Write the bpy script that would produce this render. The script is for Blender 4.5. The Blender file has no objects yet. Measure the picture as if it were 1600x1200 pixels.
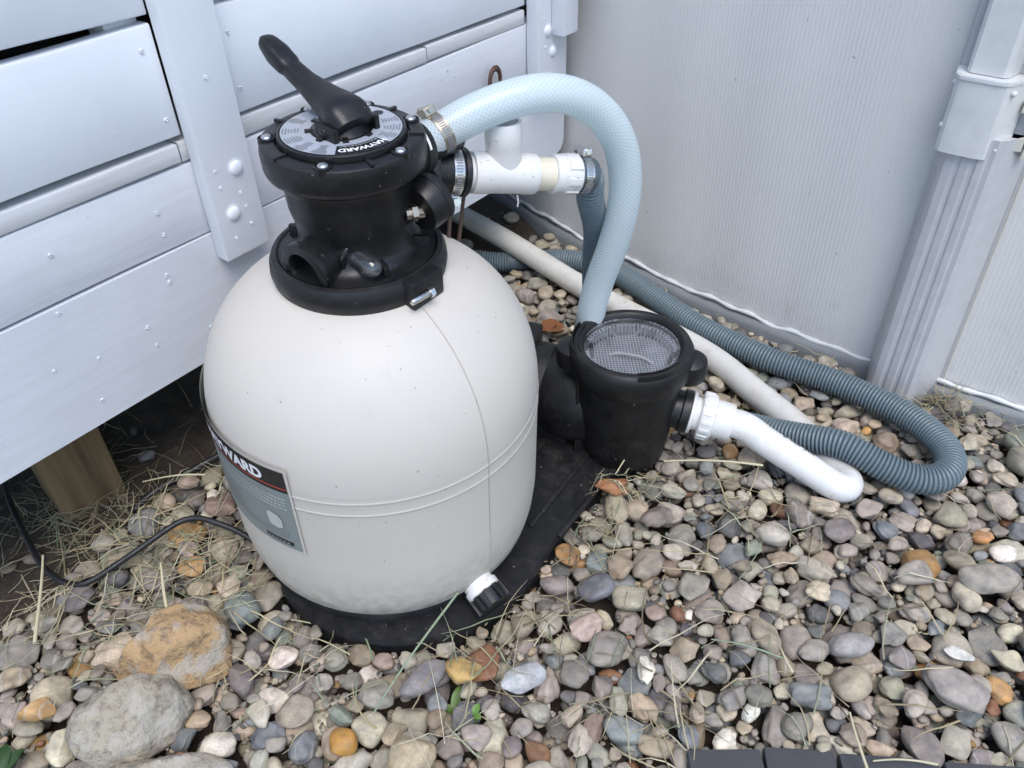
import bpy, bmesh, math, random
import numpy as np
from math import sin, cos, pi, radians, sqrt, atan2
from mathutils import Vector, Matrix

random.seed(7)
rng = np.random.default_rng(11)
scene = bpy.context.scene
C = scene.collection

# ------------------------------------------------------------------ camera
PITCH, ROLL, CAM_H = radians(39.0), math.atan2(45, 1565), 0.92
fw = Vector((0, cos(PITCH), -sin(PITCH))); dn = Vector((0, -sin(PITCH), -cos(PITCH))); rt = Vector((1, 0, 0))
ux = rt * cos(ROLL) + dn * sin(ROLL); vx = rt * -sin(ROLL) + dn * cos(ROLL)
cam_data = bpy.data.cameras.new('camera'); cam = bpy.data.objects.new('camera', cam_data); C.objects.link(cam)
M = Matrix((ux, -vx, -fw)).transposed().to_4x4(); M.translation = (0, 0, CAM_H)
cam.matrix_world = M
cam_data.sensor_width = 36.0; cam_data.lens = 36.0 * 1267 / 1600
cam_data.clip_start = 0.02; cam_data.clip_end = 500
scene.camera = cam

# ------------------------------------------------------------------ sky and sun (open shade, soft light)
SUN_EL, SUN_AZ = radians(64), radians(166)      # azimuth clockwise from +Y
world = bpy.data.worlds.new('World'); scene.world = world; world.use_nodes = True
nt = world.node_tree; bg = nt.nodes['Background']
sky = nt.nodes.new('ShaderNodeTexSky'); sky.sky_type = 'NISHITA'; sky.sun_disc = False
sky.sun_elevation = SUN_EL; sky.sun_rotation = SUN_AZ
sky.air_density = 1.0; sky.dust_density = 0.8; sky.ozone_density = 1.0
nt.links.new(sky.outputs[0], bg.inputs[0]); bg.inputs[1].default_value = 0.135
sd = bpy.data.lights.new('sun', 'SUN'); sd.energy = 1.3; sd.angle = radians(38); sd.color = (1.0, 0.965, 0.925)
sun = bpy.data.objects.new('sun', sd); C.objects.link(sun)
sdir = Vector((sin(SUN_AZ) * cos(SUN_EL), cos(SUN_AZ) * cos(SUN_EL), sin(SUN_EL)))
sun.rotation_euler = sdir.to_track_quat('Z', 'Y').to_euler()
sun.location = sdir * 20
vs = scene.view_settings
vs.view_transform = 'Standard'; vs.look = 'None'; vs.exposure = 1.03; vs.gamma = 1.0; vs.use_curve_mapping = False
scene.render.engine = 'CYCLES'
scene.cycles.max_bounces = 5; scene.cycles.diffuse_bounces = 3; scene.cycles.glossy_bounces = 2; scene.cycles.use_adaptive_sampling = True; scene.cycles.adaptive_threshold = 0.03; scene.cycles.transparent_max_bounces = 12

# ------------------------------------------------------------------ helpers: objects
ROOT = {}
def thing(name, loc, label, cat, group=None, rot=None):
    o = bpy.data.objects.new(name, None); C.objects.link(o)
    o.empty_display_size = 0.05
    o.location = loc
    if rot is not None: o.rotation_euler = rot
    o['label'] = label; o['category'] = cat
    if group: o['group'] = group
    ROOT[o.name] = (Vector(loc), rot is not None)
    return o
def root_of(o):
    while o.parent is not None: o = o.parent
    return o
def obj(name, geo, mat, parent=None, smooth=35, kind=None, label=None):
    """geo = (verts, faces[, uvs per loop]) in world coords (or local for tilted things)"""
    verts, faces = geo[0], geo[1]
    off = Vector((0, 0, 0))
    if parent is not None:
        l, local = ROOT.get(root_of(parent).name, (Vector((0, 0, 0)), False))
        if not local: off = l
    me = bpy.data.meshes.new(name)
    me.from_pydata([(v[0] - off.x, v[1] - off.y, v[2] - off.z) for v in verts], [], faces)
    if len(geo) > 2 and geo[2] is not None:
        uv = me.uv_layers.new(name='UVMap')
        uv.data.foreach_set('uv', np.array(geo[2], dtype=np.float32).ravel())
    me.validate()
    fix_normals(me)
    if smooth is not None:
        me.shade_smooth()
        if smooth < 179: me.set_sharp_from_angle(angle=radians(smooth))
    me.materials.append(mat)
    o = bpy.data.objects.new(name, me); C.objects.link(o)
    if parent is not None: o.parent = parent
    if kind: o['kind'] = kind
    if label: o['label'] = label
    return o
def fix_normals(me):
    bm = bmesh.new(); bm.from_mesh(me)
    bmesh.ops.recalc_face_normals(bm, faces=bm.faces)
    bm.to_mesh(me); bm.free()
def tag(o, label, cat, group=None):
    o['label'] = label; o['category'] = cat
    if group: o['group'] = group
    return o

# ------------------------------------------------------------------ helpers: shapes
def merge(*gs):
    V, F, U = [], [], []; anyuv = any(len(g) > 2 and g[2] is not None for g in gs)
    for g in gs:
        b = len(V); V += [tuple(v) for v in g[0]]; F += [tuple(i + b for i in f) for f in g[1]]
        if anyuv:
            if len(g) > 2 and g[2] is not None: U += list(g[2])
            else: U += [(0, 0)] * sum(len(f) for f in g[1])
    return (V, F, U) if anyuv else (V, F)
def frame(axis):
    a = Vector(axis).normalized()
    t = Vector((0, 0, 1)) if abs(a.z) < 0.9 else Vector((1, 0, 0))
    x = t.cross(a).normalized(); y = a.cross(x)
    return x, y, a
def lathe(prof, origin=(0, 0, 0), axis=(0, 0, 1), seg=48, cap=(True, True)):
    x, y, a = frame(axis); o = Vector(origin); V, F = [], []
    for r, h in prof:
        for k in range(seg):
            t = 2 * pi * k / seg
            V.append(tuple(o + x * (r * cos(t)) + y * (r * sin(t)) + a * h))
    n = len(prof)
    for i in range(n - 1):
        for k in range(seg):
            k2 = (k + 1) % seg
            F.append((i * seg + k, i * seg + k2, (i + 1) * seg + k2, (i + 1) * seg + k))
    if cap[0]: F.append(tuple(range(seg))[::-1])
    if cap[1]: F.append(tuple((n - 1) * seg + k for k in range(seg)))
    return V, F
def cyl(p0, p1, r0, r1=None, seg=24, bev=0.0):
    p0, p1 = Vector(p0), Vector(p1); L = (p1 - p0).length; r1 = r0 if r1 is None else r1
    if bev: prof = [(r0 - bev, 0), (r0 - bev * .3, bev * .3), (r0, bev), (r1, L - bev), (r1 - bev * .3, L - bev * .3), (r1 - bev, L)]
    else: prof = [(r0, 0), (r1, L)]
    return lathe(prof, p0, p1 - p0, seg)
def box(o, ex, ey, ez, x, y, z, bev=0.0):
    """box in frame (o, ex, ey, ez); x,y,z = (min,max)"""
    bm = bmesh.new(); o = Vector(o); ex, ey, ez = Vector(ex), Vector(ey), Vector(ez)
    vs_ = [bm.verts.new((xx, yy, zz)) for zz in z for yy in y for xx in x]
    for f in ((0, 2, 3, 1), (4, 5, 7, 6), (0, 1, 5, 4), (2, 6, 7, 3), (0, 4, 6, 2), (1, 3, 7, 5)):
        bm.faces.new([vs_[i] for i in f])
    if bev > 0:
        bmesh.ops.bevel(bm, geom=list(bm.edges), offset=bev, segments=2, affect='EDGES', profile=0.6)
    bm.verts.index_update()
    V = [tuple(o + ex * v.co.x + ey * v.co.y + ez * v.co.z) for v in bm.verts]
    F = [tuple(v.index for v in f.verts) for f in bm.faces]; bm.free()
    return V, F
X3, Y3, Z3 = (1, 0, 0), (0, 1, 0), (0, 0, 1)
def wbox(x, y, z, bev=0.0): return box((0, 0, 0), X3, Y3, Z3, x, y, z, bev)
def prism(poly, z0, z1):
    n = len(poly)
    V = [(p[0], p[1], z0) for p in poly] + [(p[0], p[1], z1) for p in poly]
    F = [tuple(range(n))[::-1], tuple(range(n, 2 * n))] + [(i, (i + 1) % n, n + (i + 1) % n, n + i) for i in range(n)]
    return V, F
def catmull(pts, step=0.01, closed=False):
    P = [np.array(p, float) for p in pts]; P = [2 * P[0] - P[1]] + P + [2 * P[-1] - P[-2]]
    out = []
    for i in range(1, len(P) - 2):
        p0, p1, p2, p3 = P[i - 1:i + 3]
        n = max(2, int(np.linalg.norm(p2 - p1) / step))
        for k in range(n):
            t = k / n
            out.append(.5 * ((2 * p1) + (p2 - p0) * t + (2 * p0 - 5 * p1 + 4 * p2 - p3) * t * t + (3 * p1 - p0 - 3 * p2 + p3) * t ** 3))
    out.append(P[-2]); return np.array(out)
def resample(P, step):
    d = np.r_[0, np.cumsum(np.linalg.norm(np.diff(P, axis=0), axis=1))]
    n = max(2, int(round(d[-1] / step))); s = np.linspace(0, d[-1], n + 1)
    return np.stack([np.interp(s, d, P[:, k]) for k in range(3)], 1), s
def smooth_path(P, it=6):
    for _ in range(it): P[1:-1] = .25 * P[:-2] + .5 * P[1:-1] + .25 * P[2:]
    return P
def tube(P, rad, seg=20, caps=True, squash=None):
    """tube along P (n,3); rad scalar or per-point; UV u=angle, v=length in metres"""
    P = np.asarray(P, float); n = len(P); R = np.full(n, rad) if np.isscalar(rad) else np.asarray(rad)
    T = np.gradient(P, axis=0); T /= np.linalg.norm(T, axis=1)[:, None]
    s = np.r_[0, np.cumsum(np.linalg.norm(np.diff(P, axis=0), axis=1))]
    N = np.zeros_like(P); a = np.array([0, 0, 1.]) if abs(T[0, 2]) < .9 else np.array([1., 0, 0])
    N[0] = np.cross(T[0], a); N[0] /= np.linalg.norm(N[0])
    for i in range(1, n):
        v = N[i - 1] - T[i] * (N[i - 1] @ T[i]); N[i] = v / np.linalg.norm(v)
    B = np.cross(T, N); V, F, UV = [], [], []
    for i in range(n):
        for k in range(seg):
            t = 2 * pi * k / seg
            V.append(tuple(P[i] + R[i] * (cos(t) * N[i] + sin(t) * B[i])))
    for i in range(n - 1):
        for k in range(seg):
            k2 = (k + 1) % seg
            F.append((i * seg + k, i * seg + k2, (i + 1) * seg + k2, (i + 1) * seg + k))
            u0, u1 = k / seg, (k + 1) / seg
            UV += [(u0, s[i]), (u1, s[i]), (u1, s[i + 1]), (u0, s[i + 1])]
    if caps:
        F.append(tuple(range(seg))[::-1]); F.append(tuple((n - 1) * seg + k for k in range(seg)))
        UV += [(0, 0)] * (2 * seg)
    return V, F, UV
def xform(g, m):
    return ([tuple(m @ Vector(v)) for v in g[0]],) + tuple(g[1:])

def text_geo(body, size, bold=0.0):
    cu = bpy.data.curves.new('txt', 'FONT'); cu.body = body; cu.size = size; cu.offset = bold
    cu.align_x = 'CENTER'; cu.resolution_u = 3
    o = bpy.data.objects.new('txt', cu); C.objects.link(o)
    dg = bpy.context.evaluated_depsgraph_get(); me = bpy.data.meshes.new_from_object(o.evaluated_get(dg))
    bm = bmesh.new(); bm.from_mesh(me); bmesh.ops.triangulate(bm, faces=bm.faces)
    bmesh.ops.subdivide_edges(bm, edges=[e for e in bm.edges if e.calc_length() > size * .25], cuts=2)
    bmesh.ops.triangulate(bm, faces=bm.faces); bm.verts.index_update()
    V = [tuple(v.co) for v in bm.verts]; F = [tuple(v.index for v in f.verts) for f in bm.faces]
    bm.free(); bpy.data.meshes.remove(me); bpy.data.objects.remove(o); bpy.data.curves.remove(cu)
    return V, F

# ------------------------------------------------------------------ helpers: materials
class NT:
    def __init__(self, name):
        self.m = bpy.data.materials.new(name); self.m.use_nodes = True
        self.t = self.m.node_tree; self.b = self.t.nodes['Principled BSDF']; self.out = self.t.nodes['Material Output']
    def n(self, ty, **kw):
        nd = self.t.nodes.new('ShaderNode' + ty)
        for k, v in kw.items(): setattr(nd, k, v)
        return nd
    def l(self, a, b): self.t.links.new(a, b)
    def coord(self, kind='Object', scale=(1, 1, 1)):
        tc = self.n('TexCoord'); mp = self.n('Mapping'); mp.inputs['Scale'].default_value = scale
        self.l(tc.outputs[kind], mp.inputs[0]); return mp.outputs[0]
    def noise(self, vec, scale, detail=3, rough=.55):
        nd = self.n('TexNoise'); nd.inputs['Scale'].default_value = scale; nd.inputs['Detail'].default_value = detail
        nd.inputs['Roughness'].default_value = rough
        if vec is not None: self.l(vec, nd.inputs['Vector'])
        return nd.outputs['Fac']
    def ramp(self, fac, stops):
        nd = self.n('ValToRGB'); el = nd.color_ramp.elements
        while len(el) > 1: el.remove(el[0])
        el[0].position, el[0].color = stops[0][0], (*stops[0][1], 1)
        for p, c in stops[1:]:
            e = el.new(p); e.color = (*c, 1)
        self.l(fac, nd.inputs[0]); return nd.outputs[0]
    def mix(self, fac, a, b, mode='MIX'):
        nd = self.n('Mix', data_type='RGBA', blend_type=mode)
        for sock, v in ((nd.inputs[0], fac), (nd.inputs[6], a), (nd.inputs[7], b)):
            if isinstance(v, (int, float)): sock.default_value = v
            elif isinstance(v, tuple): sock.default_value = (*v, 1)
            else: self.l(v, sock)
        return nd.outputs[2]
    def math(self, op, a, b=0.0):
        nd = self.n('Math', operation=op)
        for s, v in zip(nd.inputs, (a, b)):
            if isinstance(v, (int, float)): s.default_value = v
            else: self.l(v, s)
        return nd.outputs[0]
    def bump(self, h, strength=.3, dist=.002, prev=None):
        nd = self.n('Bump'); nd.inputs['Strength'].default_value = strength; nd.inputs['Distance'].default_value = dist
        self.l(h, nd.inputs['Height'])
        if prev is not None: self.l(prev, nd.inputs['Normal'])
        return nd.outputs[0]
    def set(self, col=None, rough=None, normal=None, **kw):
        for nm, v in (('Base Color', col), ('Roughness', rough)):
            if v is None: continue
            if isinstance(v, tuple): self.b.inputs[nm].default_value = (*v, 1)
            elif isinstance(v, (int, float)): self.b.inputs[nm].default_value = v
            else: self.l(v, self.b.inputs[nm])
        if normal is not None: self.l(normal, self.b.inputs['Normal'])
        for k, v in kw.items(): self.b.inputs[k].default_value = v
        return self.m

def m_plain(name, col, rough=.5, **kw):
    n = NT(name); v = n.coord()
    f = n.noise(v, 45, 4); c = n.mix(f, tuple(x * .85 for x in col), tuple(min(1, x * 1.12) for x in col))
    r = n.ramp(n.noise(v, 90, 3), [(.3, (rough * .8,) * 3), (.7, (min(1, rough * 1.2),) * 3)])
    return n.set(c, r, n.bump(n.noise(v, 300, 2), .08, .001), **kw)

def m_paint(name, base=(.76, .78, .815), grain_axis=None, dirty=0.0):
    """weathered white paint over timber; grain runs along the board (UV-free, deck frame via Object coords)"""
    n = NT(name)
    tc = n.n('TexCoord'); mp = n.n('Mapping'); n.l(tc.outputs['Object'], mp.inputs[0])
    mp.inputs['Rotation'].default_value = (0, 0, -atan2(.78607, .61814)); mp2 = n.n('Mapping'); n.l(mp.outputs[0], mp2.inputs[0])
    mp2.inputs['Scale'].default_value = (3, 30, 45) if grain_axis is None else grain_axis
    g = n.noise(mp2.outputs[0], 1.6, 6, .6)
    wv = n.n('TexWave'); wv.inputs['Scale'].default_value = .55; wv.inputs['Distortion'].default_value = 9; wv.inputs['Detail'].default_value = 2
    wv.inputs['Detail Scale'].default_value = .8; wv.bands_direction = 'Z'; n.l(mp2.outputs[0], wv.inputs[0])
    big = n.noise(mp.outputs[0], 5, 4); spots = n.noise(mp.outputs[0], 38, 3, .7)
    c = n.mix(n.ramp(big, [(.35, (0, 0, 0)), (.7, (1, 1, 1))]), base, tuple(x * .93 for x in base))
    c = n.mix(n.ramp(spots, [(.70, (0, 0, 0)), (.76, (.35 + dirty,) * 3)]), c, (.42, .37, .30))
    if dirty: c = n.mix(n.ramp(n.noise(mp2.outputs[0], 2.5, 5, .7), [(.42, (0, 0, 0)), (.68, (dirty,) * 3)]), c, (.36, .34, .30))
    b = n.bump(g, .07, .001); b = n.bump(wv.outputs['Fac'], .05, .001, b); b = n.bump(n.noise(mp.outputs[0], 120, 2), .12, .001, b)
    return n.set(c, .5, b)

def m_timber():
    n = NT('bare_timber'); v = n.coord('Object', (40, 40, 3)); g = n.noise(v, 1.2, 5, .6)
    c = n.ramp(g, [(.3, (.10, .065, .032)), (.55, (.20, .135, .066)), (.75, (.28, .20, .11))])
    return n.set(c, .7, n.bump(g, .4, .002))
def m_soil():
    n = NT('soil'); v = n.coord(); f = n.noise(v, 22, 7, .7); f2 = n.noise(v, 160, 4, .7)
    c = n.ramp(f, [(.3, (.030, .022, .015)), (.55, (.070, .054, .038)), (.75, (.13, .10, .07))])
    c = n.mix(n.ramp(f2, [(.6, (0, 0, 0)), (.75, (.7,) * 3)]), c, (.16, .13, .09))
    b = n.bump(f, .9, .012); return n.set(c, .95, n.bump(f2, .8, .004, b))
def m_stone(src):
    n = NT('river_stone_' + src)
    if src == 'object': base = n.n('ObjectInfo').outputs['Color']; rnd = n.n('ObjectInfo').outputs['Random']
    else:
        at = n.n('Attribute', attribute_name='stone_colour'); base = at.outputs['Color']; rnd = at.outputs['Alpha']
    geo = n.n('NewGeometry'); vec = geo.outputs['Position']
    dis = n.n('VectorMath', operation='ADD'); n.l(vec, dis.inputs[0]); cb = n.n('CombineXYZ')
    n.l(n.math('MULTIPLY', rnd, 37.0), cb.inputs[0]); n.l(n.math('MULTIPLY', rnd, 91.0), cb.inputs[2]); n.l(cb.outputs[0], dis.inputs[1])
    v = dis.outputs[0]
    f = n.noise(v, 55, 3, .65); f2 = n.noise(v, 420, 2, .7); f3 = n.noise(v, 120, 1)
    c = n.mix(n.ramp(f, [(.32, (.0,) * 3), (.68, (1,) * 3)]), n.mix(1.0, base, (.66, .65, .65), 'MULTIPLY'), n.mix(1.0, base, (1.30, 1.24, 1.14), 'MULTIPLY'))
    # speckles, only strong on some stones
    sp = n.math('MULTIPLY', n.ramp(f2, [(.52, (0,) * 3), (.66, (1,) * 3)]), n.ramp(rnd, [(.55, (.12,) * 3), (.8, (.5,) * 3)]))
    c = n.mix(sp, c, n.mix(.6, base, (.06, .06, .065)))
    # veins and bands on a share of stones
    wv = n.n('TexWave'); wv.inputs['Scale'].default_value = 16; wv.inputs['Distortion'].default_value = 7; wv.inputs['Detail'].default_value = 3
    wv.inputs['Detail Scale'].default_value = 1.4; n.l(v, wv.inputs[0])
    vein = n.math('MULTIPLY', n.ramp(wv.outputs['Fac'], [(.93, (0,) * 3), (.99, (1,) * 3)]), n.ramp(rnd, [(.06, (.45,) * 3), (.10, (0,) * 3)]))
    c = n.mix(vein, c, (.50, .47, .43))
    dust = n.ramp(f3, [(.50, (0,) * 3), (.72, (.28,) * 3)]); c = n.mix(dust, c, (.29, .25, .19))
    r = n.ramp(f3, [(.3, (.5,) * 3), (.7, (.78,) * 3)])
    b = n.bump(f2, .25, .0009)
    return n.set(c, r, b)
def m_rock(name, c1, c2, c3):
    n = NT(name); v = n.coord(); f = n.noise(v, 14, 6, .62); f2 = n.noise(v, 90, 4, .7); f3 = n.noise(v, 30, 3)
    c = n.ramp(f, [(.30, c1), (.45, c2), (.55, c2), (.66, c3)])
    pit = n.n('TexVoronoi'); pit.inputs['Scale'].default_value = 75; n.l(v, pit.inputs['Vector'])
    c = n.mix(n.ramp(f2, [(.48, (0,) * 3), (.68, (.75,) * 3)]), c, (.11, .085, .06))
    c = n.mix(n.ramp(f3, [(.50, (0,) * 3), (.60, (.7,) * 3)]), c, (.40, .37, .32))
    c = n.mix(n.ramp(n.noise(v, 240, 2), [(.64, (0,) * 3), (.74, (.4,) * 3)]), c, (.07, .055, .045))
    b = n.bump(f, .8, .014); b = n.bump(f2, .9, .005, b); b = n.bump(n.ramp(pit.outputs['Distance'], [(.0, (0,) * 3), (.35, (1,) * 3)]), .15, .003, b); return n.set(c, .9, b)
def m_black(name, base=.012, rough=.42, dust=.5, scr=True):
    n = NT(name); v = n.coord(); f = n.noise(v, 26, 5, .7); f2 = n.noise(v, 330, 3, .7); f3 = n.noise(v, 8, 3)
    d = n.math('MULTIPLY', n.ramp(f, [(.48, (0,) * 3), (.80, (dust,) * 3)]), n.ramp(f2, [(.35, (.15,) * 3), (.65, (1,) * 3)]))
    c = n.mix(d, (base, base, base * 1.1), (.12, .11, .10))
    c = n.mix(n.ramp(n.noise(v, 150, 1), [(.755, (0,) * 3), (.775, (.8 * dust,) * 3)]), c, (.42, .40, .37))
    r = n.ramp(n.noise(v, 40, 4), [(.3, (rough * .8,) * 3), (.7, (min(.9, rough * 1.4),) * 3)])
    return n.set(c, r, n.bump(f2, .10, .0006))
def m_tank():
    n = NT('tank_beige_plastic'); v = n.coord(); f = n.noise(v, 6, 4); f2 = n.noise(v, 140, 2, .6); f3 = n.noise(v, 60, 2)
    c = n.mix(f, (.53, .49, .435), (.575, .535, .48))
    c = n.mix(n.ramp(f2, [(.735, (0,) * 3), (.755, (.75,) * 3)]), c, (.17, .13, .09))
    st = n.coord('Object', (28, 28, 1.2)); c = n.mix(n.ramp(n.noise(st, 1.4, 4, .7), [(.58, (0,) * 3), (.78, (.16,) * 3)]), c, (.40, .35, .29))
    # splashed earth close to the ground
    sx = n.n('SeparateXYZ'); n.l(v, sx.inputs[0])
    low = n.math('MULTIPLY', n.ramp(sx.outputs[2], [(.045, (1,) * 3), (.16, (0,) * 3)]), n.ramp(f3, [(.38, (.05,) * 3), (.62, (.6,) * 3)]))
    c = n.mix(low, c, (.30, .25, .19))
    return n.set(c, .5, n.bump(n.noise(v, 480, 2), .06, .0006), **{'Specular IOR Level': .4})
def m_pvc():
    n = NT('white_pvc'); v = n.coord(); f = n.noise(v, 30, 4, .7); f2 = n.noise(v, 200, 2)
    c = n.mix(n.ramp(f, [(.52, (0,) * 3), (.76, (.5,) * 3)]), (.70, .69, .67), (.50, .41, .28))
    c = n.mix(n.ramp(f2, [(.66, (0,) * 3), (.72, (.6,) * 3)]), c, (.30, .24, .17))
    return n.set(c, .33, n.bump(f2, .05, .0006))
def m_pvc_aged():
    n = NT('aged_white_pvc'); v = n.coord(); f = n.noise(v, 17, 5, .7); f2 = n.noise(v, 110, 3)
    c = n.mix(n.ramp(f, [(.48, (0,) * 3), (.75, (.6,) * 3)]), (.60, .585, .545), (.42, .36, .27))
    c = n.mix(n.ramp(f2, [(.66, (0,) * 3), (.74, (.6,) * 3)]), c, (.34, .22, .11))
    return n.set(c, .45, n.bump(f2, .08, .0008))
def m_cream():
    n = NT('yellowed_pvc'); v = n.coord(); f = n.noise(v, 30, 4)
    return n.set(n.mix(f, (.74, .70, .58), (.66, .58, .42)), .4, n.bump(n.noise(v, 200, 2), .06, .0006))
def m_clear_hose():
    n = NT('braided_clear_vinyl'); tc = n.n('TexCoord'); sep = n.n('SeparateXYZ'); n.l(tc.outputs['UV'], sep.inputs[0])
    u, v = sep.outputs[0], sep.outputs[1]
    def fam(sg):
        a = n.math('MULTIPLY', u, 22.0); b = n.math('MULTIPLY', v, 165.0 * sg)
        w = n.math('FRACT', n.math('ADD', n.math('ADD', a, b), 400.0)); w = n.math('ABSOLUTE', n.math('SUBTRACT', w, .5))
        return n.ramp(w, [(.0, (1,) * 3), (.10, (.9,) * 3), (.17, (0,) * 3)])
    br = n.math('MAXIMUM', fam(1), fam(-1))
    col = n.mix(br, (.73, .82, .84), (.81, .87, .88))
    n.set(col, .22, n.bump(br, .12, .0005))
    tr = n.n('BsdfTransparent'); tr.inputs[0].default_value = (.86, .95, .97, 1)
    tl = n.n('BsdfTranslucent'); tl.inputs[0].default_value = (.76, .87, .89, 1)
    m1 = n.n('MixShader'); m1.inputs[0].default_value = .35; n.l(n.b.outputs[0], m1.inputs[1]); n.l(tl.outputs[0], m1.inputs[2])
    m2 = n.n('MixShader'); n.l(n.ramp(br, [(0, (.16,) * 3), (1, (.03,) * 3)]), m2.inputs[0]); n.l(m1.outputs[0], m2.inputs[1]); n.l(tr.outputs[0], m2.inputs[2])
    n.l(m2.outputs[0], n.out.inputs[0]); return n.m
def m_grey_hose():
    n = NT('grey_corrugated_hose'); v = n.coord(); f = n.noise(v, 24, 4); f2 = n.noise(v, 200, 2)
    c = n.mix(f, (.115, .155, .175), (.15, .195, .215)); c = n.mix(n.ramp(f2, [(.58, (0,) * 3), (.75, (.35,) * 3)]), c, (.24, .24, .22))
    return n.set(c, .42)
def m_pool():
    n = NT('pool_wall_enamel'); v = n.coord(); f = n.noise(v, 3.5, 4); f2 = n.noise(v, 85, 2, .6); f3 = n.noise(v, 34, 4, .75)
    c = n.mix(f, (.64, .63, .605), (.70, .69, .665))
    c = n.mix(n.ramp(f2, [(.755, (0,) * 3), (.775, (.6,) * 3)]), c, (.20, .16, .12))
    sx = n.n('SeparateXYZ'); n.l(v, sx.inputs[0])
    low = n.math('MULTIPLY', n.ramp(sx.outputs[2], [(.04, (1,) * 3), (.22, (0,) * 3)]), n.ramp(f3, [(.54, (0,) * 3), (.72, (.35,) * 3)]))
    c = n.mix(low, c, (.42, .39, .33)); return n.set(c, .40, n.bump(f2, .04, .0008))
def m_basket():
    n = NT('strainer_basket'); tc = n.n('TexCoord'); sep = n.n('SeparateXYZ'); n.l(tc.outputs['Object'], sep.inputs[0])
    def g(s, k): return n.math('ABSOLUTE', n.math('SUBTRACT', n.math('FRACT', n.math('ADD', n.math('MULTIPLY', s, k), 50.0)), .5))
    d = n.math('MAXIMUM', g(sep.outputs[0], 215.0), n.math('MAXIMUM', g(sep.outputs[1], 215.0), g(sep.outputs[2], 215.0)))
    hole = n.ramp(n.math('MAXIMUM', g(sep.outputs[0], 215.0), g(sep.outputs[1], 215.0)), [(.28, (1,) * 3), (.36, (0,) * 3)])
    c = n.mix(hole, (.36, .37, .39), (.05, .052, .06)); return n.set(c, .4)
def m_lidglass():
    n = NT('clear_lid'); gl = n.n('BsdfGlossy'); gl.inputs['Roughness'].default_value = .12
    tr = n.n('BsdfTransparent'); tr.inputs[0].default_value = (.86, .88, .92, 1); df = n.n('BsdfDiffuse'); df.inputs[0].default_value = (.56, .58, .62, 1)
    v = n.coord(); hz = n.ramp(n.noise(v, 28, 4, .7), [(.4, (.02,) * 3), (.75, (.24,) * 3)])
    m0 = n.n('MixShader'); n.l(hz, m0.inputs[0]); n.l(tr.outputs[0], m0.inputs[1]); n.l(df.outputs[0], m0.inputs[2])
    fr = n.n('Fresnel'); fr.inputs[0].default_value = 1.45; m1 = n.n('MixShader'); n.l(fr.outputs[0], m1.inputs[0]); n.l(m0.outputs[0], m1.inputs[1]); n.l(gl.outputs[0], m1.inputs[2])
    n.l(m1.outputs[0], n.out.inputs[0]); n.t.nodes.remove(n.b); return n.m
def m_glass():
    n = NT('sight_glass'); gl = n.n('BsdfGlossy'); gl.inputs['Roughness'].default_value = .08
    tr = n.n('BsdfTransparent'); tr.inputs[0].default_value = (.80, .82, .86, 1); df = n.n('BsdfDiffuse'); df.inputs[0].default_value = (.45, .47, .50, 1)
    m0 = n.n('MixShader'); m0.inputs[0].default_value = .06; n.l(tr.outputs[0], m0.inputs[1]); n.l(df.outputs[0], m0.inputs[2])
    fr = n.n('Fresnel'); fr.inputs[0].default_value = 1.8; m1 = n.n('MixShader'); n.l(fr.outputs[0], m1.inputs[0]); n.l(m0.outputs[0], m1.inputs[1]); n.l(gl.outputs[0], m1.inputs[2])
    n.l(m1.outputs[0], n.out.inputs[0]); n.t.nodes.remove(n.b); return n.m
def m_metal(name, col, rough): return m_plain(name, col, rough, Metallic=1.0)
def m_attr(name, attr, rough):
    n = NT(name); at = n.n('Attribute', attribute_name=attr); return n.set(at.outputs['Color'], rough)

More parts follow.
